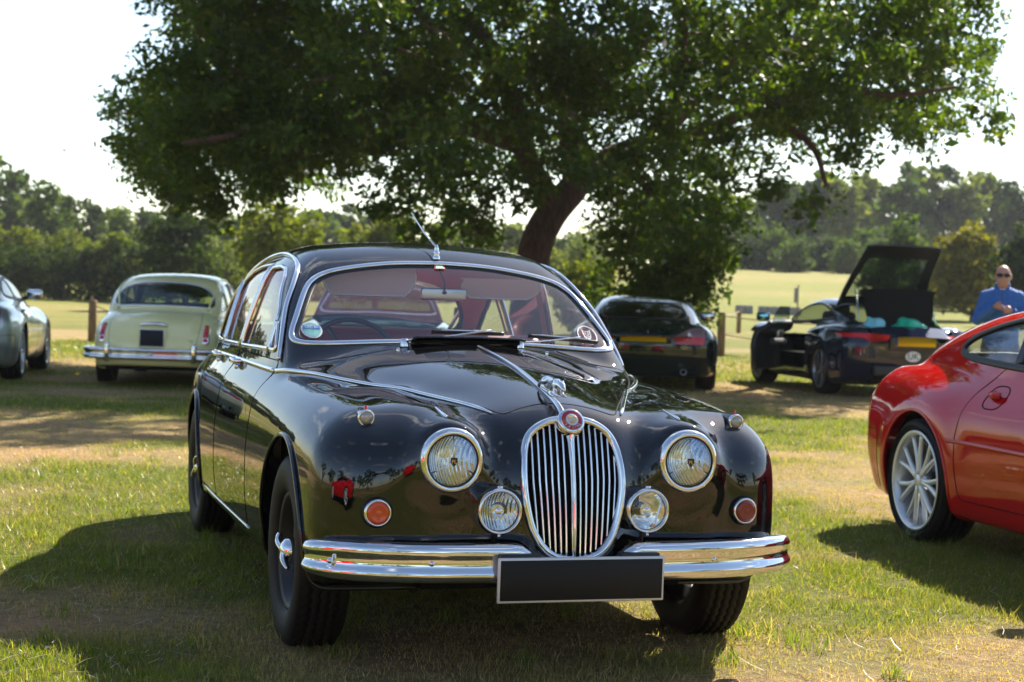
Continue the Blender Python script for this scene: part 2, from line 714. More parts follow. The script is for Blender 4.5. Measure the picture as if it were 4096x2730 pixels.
def noise2(x, y, seed, scale, octv=4):
    """value noise, vectorised"""
    r = np.random.default_rng(seed)
    out = np.zeros(np.shape(x))
    amp, tot = 1.0, 0.0
    for o in range(octv):
        g = r.random((64, 64))
        u, v = np.asarray(x) / scale * 2 ** o + 13.7 * o, np.asarray(y) / scale * 2 ** o + 7.1 * o
        i, j = np.floor(u).astype(int), np.floor(v).astype(int)
        fu, fv = u - i, v - j
        fu, fv = fu * fu * (3 - 2 * fu), fv * fv * (3 - 2 * fv)
        a = g[i % 64, j % 64] * (1 - fu) + g[(i + 1) % 64, j % 64] * fu
        b = g[i % 64, (j + 1) % 64] * (1 - fu) + g[(i + 1) % 64, (j + 1) % 64] * fu
        out += amp * (a * (1 - fv) + b * fv)
        tot += amp
        amp *= .5
    return out / tot

def dryness(x, y):
    """0 = green turf, 1 = bleached straw; wheel-worn and sun-dried patches, running across the field"""
    n = noise2(np.asarray(x) * .55, y, 3, 2.6, 4) * .75 + noise2(x, y, 11, .55, 2) * .25
    yy = np.asarray(y, float)
    n = n + .10 * np.exp(-((yy - 12.9) / 1.0) ** 2) - .13 * np.exp(-((yy - 17.2) / 1.8) ** 2) + .10 * np.exp(-((yy - 24) / 2.0) ** 2) * (np.asarray(x) > 1) - .10 * np.exp(-((yy - 6.6) / 1.6) ** 2) * (np.asarray(x) < -.5)
    return sstep(.45, .64, n)

def build_ground():
    def axis(lim, near, step, grow):
        v = [0.0]
        s = step
        while v[-1] < lim:
            v.append(v[-1] + s)
            if v[-1] > near:
                s *= grow
        return np.array(v)
    ax = axis(900, 14, .35, 1.14)
    xs = np.concatenate([-ax[:0:-1], ax])
    ay = axis(1100, 30, .35, 1.10)
    ab = axis(900, 4, .8, 1.25)
    ys = np.concatenate([-ab[:0:-1], ay])
    X, Y = np.meshgrid(xs, ys, indexing='ij')
    V = np.stack([X, Y, ground_z(X, Y)], -1).reshape(-1, 3)
    nx, ny = len(xs), len(ys)
    i, j = np.meshgrid(np.arange(nx - 1), np.arange(ny - 1), indexing='ij')
    a = (i * ny + j).ravel()
    F = np.stack([a, a + ny, a + ny + 1, a + 1], 1)
    m, nt, b = newmat('turf')
    b.inputs['Roughness'].default_value = .95
    b.inputs['Specular IOR Level'].default_value = .1
    at = nd(nt, 'ShaderNodeAttribute', attribute_name='col')
    tc = nd(nt, 'ShaderNodeTexCoord')
    n1 = nd(nt, 'ShaderNodeTexNoise', _Scale=18.0, _Detail=8.0, _Roughness=.75)
    nt.links.new(tc.outputs['Object'], n1.inputs['Vector'])
    n2 = nd(nt, 'ShaderNodeTexNoise', _Scale=1.1, _Detail=6.0, _Roughness=.6)
    nt.links.new(tc.outputs['Object'], n2.inputs['Vector'])
    r1 = nd(nt, 'ShaderNodeValToRGB')
    r1.color_ramp.elements[0].position = .3
    r1.color_ramp.elements[0].color = (.55, .55, .55, 1)
    r1.color_ramp.elements[1].position = .7
    r1.color_ramp.elements[1].color = (1.35, 1.35, 1.35, 1)
    nt.links.new(n1.outputs['Fac'], r1.inputs['Fac'])
    r2 = nd(nt, 'ShaderNodeValToRGB')
    r2.color_ramp.elements[0].position = .35
    r2.color_ramp.elements[0].color = (.8, .95, .75, 1)
    r2.color_ramp.elements[1].position = .68
    r2.color_ramp.elements[1].color = (1.2, 1.05, 1.1, 1)
    nt.links.new(n2.outputs['Fac'], r2.inputs['Fac'])
    m1 = nd(nt, 'ShaderNodeMix', data_type='RGBA', blend_type='MULTIPLY')
    m1.inputs['Factor'].default_value = 1
    nt.links.new(at.outputs['Color'], m1.inputs['A'])
    nt.links.new(r1.outputs['Color'], m1.inputs['B'])
    m2 = nd(nt, 'ShaderNodeMix', data_type='RGBA', blend_type='MULTIPLY')
    m2.inputs['Factor'].default_value = 1
    nt.links.new(m1.outputs['Result'], m2.inputs['A'])
    nt.links.new(r2.outputs['Color'], m2.inputs['B'])
    nt.links.new(m2.outputs['Result'], b.inputs['Base Color'])
    bp = nd(nt, 'ShaderNodeBump', _Strength=1.0, _Distance=.06)
    nt.links.new(n1.outputs['Fac'], bp.inputs['Height'])
    nt.links.new(bp.outputs[0], b.inputs['Normal'])
    me = mesh_data('ground', V, F, m)
    d = dryness(V[:, 0], V[:, 1])
    far = sstep(25, 70, V[:, 1])
    big = noise2(V[:, 0], V[:, 1] * 1.5, 5, 22, 3)
    d = d * (1 - far) + far * sstep(.45, .72, big) * .35
    worn = np.exp(-((V[:, 1] - 31 - .1 * V[:, 0]) / 2.2) ** 2) * sstep(1, 5, V[:, 0])      # bare track by the rope fence
    d = np.clip(d + worn, 0, 1)
    green = np.array([.118, .142, .020])
    straw = np.array([.400, .270, .150])
    green = green + far[:, None] * np.array([.035, .035, .006])
    col = green + (straw - green) * (.15 + .80 * d[:, None])
    ca = me.color_attributes.new('col', 'FLOAT_COLOR', 'POINT')
    ca.data.foreach_set('color', np.concatenate([col, np.ones((len(col), 1))], 1).astype(np.float32).ravel())
    g = obj_me('ground', me)
    g['kind'] = 'structure'
    return g

def leafmat(name, rough=.55, trans=.45, spec=.3, tgain=(1.25, 1.45, .5)):
    """leaf or blade: colour from the mesh, part of the light goes through"""
    m = bpy.data.materials.new(name)
    m.use_nodes = True
    nt = m.node_tree
    b = nt.nodes['Principled BSDF']
    out = nt.nodes['Material Output']
    at = nd(nt, 'ShaderNodeAttribute', attribute_name='col')
    nt.links.new(at.outputs['Color'], b.inputs['Base Color'])
    b.inputs['Roughness'].default_value = rough
    b.inputs['Specular IOR Level'].default_value = spec
    tr = nd(nt, 'ShaderNodeBsdfTranslucent')
    mu = nd(nt, 'ShaderNodeMix', data_type='RGBA', blend_type='MULTIPLY')
    mu.inputs['Factor'].default_value = 1
    mu.inputs['B'].default_value = (*tgain, 1)
    nt.links.new(at.outputs['Color'], mu.inputs['A'])
    nt.links.new(mu.outputs['Result'], tr.inputs['Color'])
    mx = nd(nt, 'ShaderNodeMixShader')
    mx.inputs[0].default_value = trans
    nt.links.new(b.outputs[0], mx.inputs[1])
    nt.links.new(tr.outputs[0], mx.inputs[2])
    nt.links.new(mx.outputs[0], out.inputs['Surface'])
    return m
M['leaf'] = leafmat('oak_leaf', .5, .45, .3, (1.5, 1.6, .4))
M['farleaf'] = leafmat('far_leaf', .8, .35, .1)
M['grass'] = leafmat('grass_blade', .36, .45, .5, (1.35, 1.35, .5))

def col_mesh(name, V, F, col, m):
    me = mesh_data(name, V, F, m, smooth=False)
    ca = me.color_attributes.new('col', 'FLOAT_COLOR', 'POINT')
    ca.data.foreach_set('color', np.concatenate([col, np.ones((len(col), 1))], 1).astype(np.float32).ravel())
    return me

def build_grass():
    r = np.random.default_rng(21)
    Vs, Fs, Cs, n0 = [], [], [], 0
    #        y0   y1   per m2  height        width   5-vertex
    bands = [(3.0, 6.0, 8500, (.012, .038), .0030, True), (6.0, 9.0, 5600, (.012, .036), .0042, False), (9.0, 14.0, 2400, (.013, .038), .0058, False), (14.0, 22.0, 900, (.015, .042), .010, False), (22.0, 36.0, 240, (.02, .05), .020, False)]
    for y0, y1, dens, hh, w, five in bands:
        wid = .70 * y1 + 3.0
        n = int(dens * (.70 * (y0 + y1) / 2 + 3.0) * (y1 - y0))
        y = r.uniform(y0, y1, n)
        x = r.uniform(-.5, .5, n) * (.70 * y + 3.0)
        d = dryness(x, y)
        tuft = noise2(x, y, 31, .22, 2)
        keep = r.random(n) < (.50 + .50 * (1 - d)) * (.25 + 1.4 * tuft)
        x, y, d, tuft = x[keep], y[keep], d[keep], tuft[keep]
        n = len(x)
        z = ground_z(x, y)
        h = r.uniform(*hh, n) * (.55 + .9 * tuft) * (1 - .55 * d)
        tall = r.random(n) < .02
        h = np.where(tall, h * 2.1, h)
        a = r.uniform(0, 2 * np.pi, n)
        lean = r.uniform(.15, 1.1, n) * h
        la = r.uniform(0, 2 * np.pi, n)
        ww = w * r.uniform(.6, 1.25, n)
        ca, sa = np.cos(a) * ww / 2, np.sin(a) * ww / 2
        lx, ly = np.cos(la) * lean, np.sin(la) * lean
        B = np.stack([x, y, z], 1)
        D = np.stack([ca, sa, 0 * ca], 1)
        tip = B + np.stack([lx, ly, h], 1)
        if five:
            mid = B + np.stack([lx * .35, ly * .35, h * .6], 1)
            V = np.stack([B - D, B + D, mid + D * .8, mid - D * .8, tip], 1).reshape(-1, 3)
            k = np.arange(n) * 5
            F = np.concatenate([np.stack([k, k + 1, k + 2], 1), np.stack([k, k + 2, k + 3], 1), np.stack([k + 3, k + 2, k + 4], 1)])
            m = 5
        else:
            V = np.stack([B - D, B + D, tip], 1).reshape(-1, 3)
            k = np.arange(n) * 3
            F = np.stack([k, k + 1, k + 2], 1)
            m = 3
        g1, g2, st = np.array([.080, .142, .008]), np.array([.195, .222, .014]), np.array([.47, .34, .17])
        t = r.random((n, 1))
        c = g1 + (g2 - g1) * t
        dry = np.clip(d * .85 + r.normal(0, .16, n), 0, 1)
        dry = np.where(r.random(n) < .06, .9, dry)[:, None]
        c = (c + (st - c) * dry) * r.uniform(.75, 1.25, (n, 1))
        Vs.append(V)
        Fs.append(F + n0)
        Cs.append(np.repeat(c, m, 0))
        n0 += len(V)
    # longer tussocks here and there, and round the tyres
    nt_ = 150
    ty = 3.2 + r.random(nt_) ** 1.3 * 9
    tx = r.uniform(-.5, .5, nt_) * (.70 * ty + 2.0)
    tx = np.concatenate([tx, [-.84, -.74, -.66, .86, .95, .78, .72, -1.62, -1.52, 2.25, 2.35, 2.15, .62, .70, .78]])
    ty = np.concatenate([ty, [6.02, 5.98, 6.05, 6.22, 6.3, 6.25, 4.85, 8.5, 8.45, 9.0, 9.05, 9.1, 4.75, 4.6, 4.9]])
    nb = 46
    k = np.repeat(np.arange(len(tx)), nb)
    n = len(k)
    sp_ = r.uniform(.02, .07, len(tx))[k]
    x = tx[k] + r.normal(size=n) * sp_
    y = ty[k] + r.normal(size=n) * sp_
    h = r.uniform(.03, .085, n) * r.uniform(.6, 1.1, len(tx))[k]
    la, lean = r.uniform(0, 6.28, n), r.uniform(.2, 1.0, n) * h
    a = r.uniform(0, 6.28, n)
    B = np.stack([x, y, ground_z(x, y)], 1)
    D = np.stack([np.cos(a), np.sin(a), 0 * a], 1) * .0018
    off = np.stack([np.cos(la) * lean, np.sin(la) * lean, h], 1)
    V = np.stack([B - D, B + D, B + off * [.35, .35, .6] + D * .8, B + off * [.35, .35, .6] - D * .8, B + off], 1).reshape(-1, 3)
    q = np.arange(n) * 5
    Vs.append(V)
    Fs.append(np.concatenate([np.stack([q, q + 1, q + 2], 1), np.stack([q, q + 2, q + 3], 1), np.stack([q + 3, q + 2, q + 4], 1)]) + n0)
    c = np.array([.075, .140, .010]) + r.random((n, 1)) * np.array([.10, .09, .006])
    c = np.where(r.random((n, 1)) < .15, np.array([.45, .36, .17]), c)
    Cs.append(np.repeat(c, 5, 0))
    n0 += len(V)
    g = obj_me('grass', col_mesh('grass', np.concatenate(Vs), np.concatenate(Fs), np.concatenate(Cs), 'grass'))
    g['kind'] = 'stuff'
    g['label'] = 'short patchy green and straw coloured grass of the field'
    # dry stalks lying in the turf
    n = 3200
    y = 3.1 + r.random(n) ** 1.3 * 9
    x = r.uniform(-.5, .5, n) * (.62 * y + 1.2)
    L = r.uniform(.02, .11, n)
    a = r.uniform(0, np.pi, n)
    ax = np.stack([np.cos(a), np.sin(a), r.normal(0, .12, n)], 1) * L[:, None]
    sd = np.stack([-np.sin(a), np.cos(a), 0 * a], 1) * .0013
    B = np.stack([x, y, ground_z(x, y) + r.uniform(.008, .035, n)], 1)
    bend = np.stack([-np.sin(a), np.cos(a), 0 * a], 1) * (r.normal(0, .12, n) * L)[:, None]
    V = np.stack([B - sd, B + sd, B + ax * .5 + bend + sd, B + ax * .5 + bend - sd, B + ax + sd * .7, B + ax - sd * .7], 1).reshape(-1, 3)
    k = np.arange(n) * 6
    F = np.concatenate([np.stack([k, k + 1, k + 2, k + 3], 1), np.stack([k + 3, k + 2, k + 4, k + 5], 1)])
    c = np.repeat(np.array([.52, .42, .27]) * r.uniform(.6, 1.25, (n, 1)), 6, 0)
    s = obj_me('dry_straw', col_mesh('dry_straw', V, F, c, 'grass'))
    s['kind'] = 'stuff'
    s['label'] = 'pale dry stalks lying scattered in the turf'

# ------------------------------------------------------------------ trees
def bark(name, col):
    m, nt, b = newmat(name)
    tc = nd(nt, 'ShaderNodeTexCoord')
    mp = nd(nt, 'ShaderNodeMapping')
    mp.inputs['Scale'].default_value = (6, 6, 1.6)
    nt.links.new(tc.outputs['Object'], mp.inputs['Vector'])
    n1 = nd(nt, 'ShaderNodeTexNoise', _Scale=3.0, _Detail=8.0, _Roughness=.7)
    nt.links.new(mp.outputs[0], n1.inputs['Vector'])
    r = nd(nt, 'ShaderNodeValToRGB')
    r.color_ramp.elements[0].position = .35
    r.color_ramp.elements[0].color = (*[c * .5 for c in col], 1)
    r.color_ramp.elements[1].position = .7
    r.color_ramp.elements[1].color = (*[c * 1.4 for c in col], 1)
    nt.links.new(n1.outputs['Fac'], r.inputs['Fac'])
    nt.links.new(r.outputs['Color'], b.inputs['Base Color'])
    b.inputs['Roughness'].default_value = .9
    bp = nd(nt, 'ShaderNodeBump', _Strength=.9, _Distance=.05)
    nt.links.new(n1.outputs['Fac'], bp.inputs['Height'])
    nt.links.new(bp.outputs[0], b.inputs['Normal'])
    return m
M['bark'] = bark('oak_bark', (.11, .055, .036))
M['greybark'] = bark('grey_bark', (.075, .062, .05))

def leaves(C, R, n, size, r, cols, flat=.0, clump=.26, shell=.35, nclump=None):
    """leaf quads in clumps inside ellipsoids C (centres), R (radii k,3)"""
    C = np.asarray(C, float)
    R = np.asarray(R, float)
    vol = (R[:, 0] * R[:, 1] * R[:, 2]) ** (2 / 3)
    w = vol / vol.sum()
    nc = nclump or max(12, n // 26)
    k = r.choice(len(C), nc, p=w)
    d = r.normal(size=(nc, 3))
    d /= np.linalg.norm(d, axis=1)[:, None]
    rad_ = (shell + (1 - shell) * r.random(nc)) ** .6
    cc = C[k] + d * R[k] * rad_[:, None]
    tone = r.random(nc)
    q = r.integers(0, nc, n)
    o = r.normal(size=(n, 3))
    o /= np.linalg.norm(o, axis=1)[:, None]
    o *= (r.random((n, 1)) ** .45) * (clump * r.uniform(.7, 1.5, nc))[q][:, None] * 1.55
    p = cc[q] + o * np.array([1, 1, .72])
    nrm = r.normal(size=(n, 3)) + np.array([0, 0, .6])
    nrm /= np.linalg.norm(nrm, axis=1)[:, None]
    t = np.cross(nrm, r.normal(size=(n, 3)))
    t /= np.linalg.norm(t, axis=1)[:, None]
    b = np.cross(nrm, t)
    s = size * r.uniform(.6, 1.35, (n, 1))
    V = np.stack([p - t * s, p - b * s * .55 + nrm * s * .15, p + t * s, p + b * s * .55 + nrm * s * .15], 1).reshape(-1, 3)
    F = np.arange(n * 4).reshape(-1, 4)
    cols = np.asarray(cols, float)
    m = np.clip(tone[q] * .7 + r.random(n) * .3, 0, 1)[:, None]
    c = cols[0] + (cols[1] - cols[0]) * m
    c = np.where(r.random((n, 1)) < .04, cols[2], c) * r.uniform(.75, 1.2, (n, 1))
    return V, F, np.repeat(c, 4, 0)

def limb(P, r0, r1, k=8):
    P = spline(P, 6 * len(P))
    r = r0 + (r1 - r0) * np.linspace(0, 1, len(P)) ** .8
    T = tube(P, r, k)
    return T

def build_oak():
    r = np.random.default_rng(5)
    D = 25.0
    S = D / F_PX
    base = sight(1222, 640, D)
    gz = float(ground_z(base[0], base[1]))
    tree = thing('oak_tree', 'huge spreading oak with dark dense crown and leaning brown trunk behind the cars', 'tree', (base[0], D, gz))
    O = np.array([base[0], D, gz])
    W = lambda px, py, dd=0.0: sight(px, py, D + dd) - O
    trunk = [np.array([-.10, 0, -.15]), np.array([-.06, 0, .6]), W(1226, 590), W(1262, 500, .1), W(1320, 430, .2)]
    parts = []
    T = spline(trunk, 24)
    rr = np.interp(np.linspace(0, 1, len(T)), [0, .12, .5, 1], [.44, .31, .25, .22])
    parts.append(tube(T, rr, 14))
    def L(pts, r0, r1):
        parts.append(limb([W(*p) for p in pts], r0, r1))
    L([(1310, 440, .2), (1400, 365, .4), (1490, 325, .6), (1560, 270, .9), (1640, 180, 1.2), (1760, 60, 1.6), (1850, -100, 2)], .21, .05)
    L([(1490, 325, .6), (1620, 300, .2), (1740, 262, -.3), (1860, 330, -.6), (1900, 430, -.8)], .12, .03)
    L([(1740, 262, -.3), (1900, 200, -.8), (2050, 220, -1.2), (2200, 200, -1.4)], .08, .02)
    L([(1275, 480, .1), (1210, 360, -.4), (1180, 230, -.6), (1130, 110, -.9), (1050, 20, -1.2), (960, -120, -1.4)], .19, .06)
    L([(1320, 430, .2), (1300, 250, .6), (1285, 90, .9), (1260, -60, 1.2), (1240, -260, 1.2)], .18, .07)
    L([(1540, 300, .9), (1555, 200, 1.4), (1575, 90, 1.8), (1540, -60, 2.2)], .12, .05)
    L([(1200, 340, -.4), (1050, 290, -1.2), (880, 270, -2.0), (720, 270, -2.6), (600, 296, -3.0), (520, 315, -3.2), (420, 330, -3.4)], .13, .03)
    L([(1060, 290, -1.2), (900, 180, -1.4), (720, 80, -1.8), (560, 0, -2.0), (440, -40, -2)], .10, .03)
    L([(1150, 150, -.8), (1000, 60, .4), (860, -60, 1.6), (700, -160, 2.2)], .10, .03)
    L([(1500, 330, .6), (1560, 420, 1.6), (1640, 470, 2.2)], .07, .02)
    obj('trunk', *join(parts), 'bark', tree)
    lob = [(420, 300, 150), (530, 190, 170), (395, 435, 80), (285, 258, 45), (470, 55, 110), (640, 330, 130), (700, 140, 190), (610, 20, 170), (715, 410, 70), (330, 350, 70), (470, 440, 70),
           (880, 260, 170), (880, 70, 200), (1000, 420, 140), (1090, 260, 190), (1090, 70, 200), (960, 530, 70), (1090, 500, 80), (1250, 190, 170), (1270, 340, 110), (1400, 70, 200), (1420, 230, 130), (1480, 430, 100),
           (1390, 470, 90), (1600, 130, 190), (1640, 330, 120), (1750, 70, 200), (1790, 240, 150), (1740, 420, 80), (1880, 470, 60), (1900, 150, 180), (1950, 310, 120), (2050, 60, 180), (2080, 230, 140), (2110, 345, 60), (2200, 150, 100), (2250, 270, 55), (2240, 30, 85), (2160, 250, 90), (2270, 200, 45), (2150, 60, 120), (1640, 440, 80), (820, 340, 90), (1180, 430, 80), (1140, 540, 60), (1030, 560, 50), (920, 470, 80), (1000, 300, 130), (560, 400, 70), (350, 460, 60), (1560, 480, 110), (1450, 540, 80), (1640, 540, 80), (1420, 380, 110), (1500, 300, 90), (1350, 420, 60), (1560, 350, 90), (430, 300, 165), (540, 200, 190), (400, 430, 95), (480, 440, 85), (650, 330, 150), (560, 320, 120), (760, 300, 130), (330, 250, 70), (380, 180, 80)]
    for px in range(380, 2250, 210):
        for py, rr_ in ((-130, 190), (-330, 200), (-560, 210)):
            if abs(px - 1240) < 900 - max(0, -py - 150) * 1.35:
                lob.append((px + r.uniform(-60, 60), py + r.uniform(-40, 40), rr_))
    C, R = [], []
    for px, py, q in lob:
        lat = (px - 1240) / 1050
        dep = math.sqrt(max(.05, 1 - lat * lat)) * 4.6
        reps = 1 if q < 100 else 2
        for k in range(reps):
            dd = r.uniform(-1, 1) * dep if reps == 1 else (k * 2 - 1) * r.uniform(.25, .95) * dep
            C.append(W(px, py, dd) if q < 100 else W(px + r.uniform(-30, 30), py + r.uniform(-25, 25), dd))
            s = q * S * (D + dd) / D
            R.append([s, s, s * .85])
    C, R = np.array(C), np.array(R)
    n_in = 250000
    V, F, c = leaves(C, R, n_in, .052, r, [(.034, .064, .008), (.080, .120, .013), (.18, .20, .02)], clump=.20, shell=.15, nclump=3000)
    V2, F2, c2 = leaves(C, R * .50, 3000, .11, r, [(.020, .040, .007), (.036, .060, .009), (.05, .08, .012)], clump=.22, shell=.05, nclump=3000)  # larger dark core leaves, added to block light and darken the inner crown
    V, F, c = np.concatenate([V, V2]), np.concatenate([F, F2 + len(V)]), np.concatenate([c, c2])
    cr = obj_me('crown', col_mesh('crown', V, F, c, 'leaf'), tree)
    cr['kind'] = 'stuff'
    # twigs inside the crown
    tw = []
    for i in range(220):
        k = r.integers(0, 50)
        a = C[k] + r.normal(size=3) * R[k] * .3
        b = a + r.normal(size=3) * R[k] * np.array([.45, .45, .35])
        tw.append(tube(np.array([a, (a + b) / 2 + r.normal(size=3) * .1, b]), np.array([.022, .014, .007]), 4))
    obj('branches', *join(tw), 'bark', tree)['kind'] = 'stuff'

_tree_var = {}

def tree_variant(key, seed, h, w, cols, lobes=9, n=2600, leaf=.20, conic=False):
    if key in _tree_var:
        return _tree_var[key]
    r = np.random.default_rng(seed)
    C, R = [], []
    for i in range(lobes):
        t = (i + .5) / lobes
        z = h * (.16 + .72 * t)
        ww = w / 2 * ((1 - t) ** .8 + .12 if conic else (math.sin(math.pi * (.18 + .72 * t)) ** .8))
        for k in range(1 if conic and t > .7 else 2):
            a = r.uniform(0, 6.28)
            s = ww * r.uniform(.42, .62)
            rr_ = ww - s
            C.append([rr_ * math.cos(a + k * 3.1), rr_ * math.sin(a + k * 3.1), z + r.uniform(-.05, .05) * h])
            R.append([s, s, s * r.uniform(.75, 1.0)])
    V, F, c = leaves(C, R, n, leaf, r, cols, clump=leaf * 1.9, shell=.55)
    V[:, 2] = np.maximum(V[:, 2], .05)
    tr = join([tube(np.array([[0, 0, -.3], [.05, 0, h * .3], [0, .05, h * .75]]), np.array([.035 * h, .024 * h, .008 * h]), 7)] + [tube(np.array([[0.04, 0, h * (.25 + .1 * i)], [math.cos(i * 2.2) * w * .3, math.sin(i * 2.2) * w * .3, h * (.45 + .1 * i)]]), np.array([.013 * h, .005 * h]), 5) for i in range(4)])
    _tree_var[key] = (col_mesh('crown', V, F, c, 'farleaf'), mesh_data('trunk', *tr, 'greybark'), (V, F, c))
    return _tree_var[key]

OLIVE = [(.075, .092, .012), (.170, .178, .022), (.25, .22, .03)]
MID = [(.040, .066, .014), (.095, .128, .022), (.16, .17, .03)]
DARK = [(.022, .036, .012), (.045, .062, .018), (.08, .09, .03)]
PALE = [(.085, .110, .025), (.18, .195, .045), (.26, .25, .06)]
YEL = [(.09, .085, .012), (.20, .165, .018), (.30, .21, .02)]

def plant_tree(name, label, px, d, top, half, cols, seed, conic=False, leaf=None, lobes=9, n=3200, z0=None, group=None, py=700):
    """a single tree: foot on the ground at sight line px and distance d, top at height line `top`"""
    b = sight(px, py, d)
    gz = float(ground_z(b[0], b[1]))
    h = sight(px, top, d)[2] - gz
    w = 2 * half / F_PX * d
    cm, tm, _ = tree_variant((name, seed), seed, h, w, cols, lobes, n, leaf or max(.06, .0022 * d), conic)
    t = thing(name, label, 'tree', (b[0], b[1], gz), 0, group)
    obj_me('trunk', tm, t)
    c = obj_me('crown', cm, t)
    c['kind'] = 'stuff'
    return t

def woodland(name, label, spots, seed):
    """a far wood that reads as one mass: (px, d, top, half, palette)"""
    r = np.random.default_rng(seed)
    Vs, Fs, Cs, n0 = [], [], [], 0
    tk = []
    for px, d, top, half, cols in spots:
        b = sight(px, 700, d)
        gz = float(ground_z(b[0], b[1]))
        h = max(3.0, sight(px, top, d)[2] - gz)
        w = 2 * half / F_PX * d
        C, R = [], []
        for i in range(8):
            t = (i + .5) / 8
            ww = w / 2 * math.sin(math.pi * (.22 + .68 * t)) ** .7
            a = r.uniform(0, 6.28)
            for k in range(2):
                s = ww * r.uniform(.45, .65)
                C.append([b[0] + (ww - s) * math.cos(a + 3.1 * k), b[1] + (ww - s) * math.sin(a + 3.1 * k), gz + h * (.08 + .80 * t)])
                R.append([s, s, s * .9])
        V, F, c = leaves(C, R, 1500, .0023 * d * (h / 9) ** .4, r, cols, clump=.0036 * d, shell=.5)
        V[:, 2] = np.maximum(V[:, 2], gz - .2)
        Vs.append(V)
        Fs.append(F + n0)
        Cs.append(c)
        n0 += len(V)
        tk.append(tube(np.array([[b[0], b[1], gz - .3], [b[0] + .2, b[1], gz + h * .6]]), np.array([.03 * h, .012 * h]), 5))
    o = obj_me(name, col_mesh(name, np.concatenate(Vs), np.concatenate(Fs), np.concatenate(Cs), 'farleaf'))
    o['kind'] = 'stuff'
    o['label'] = label
    k = obj('trunks', *join(tk), 'greybark', o)
    k['kind'] = 'stuff'

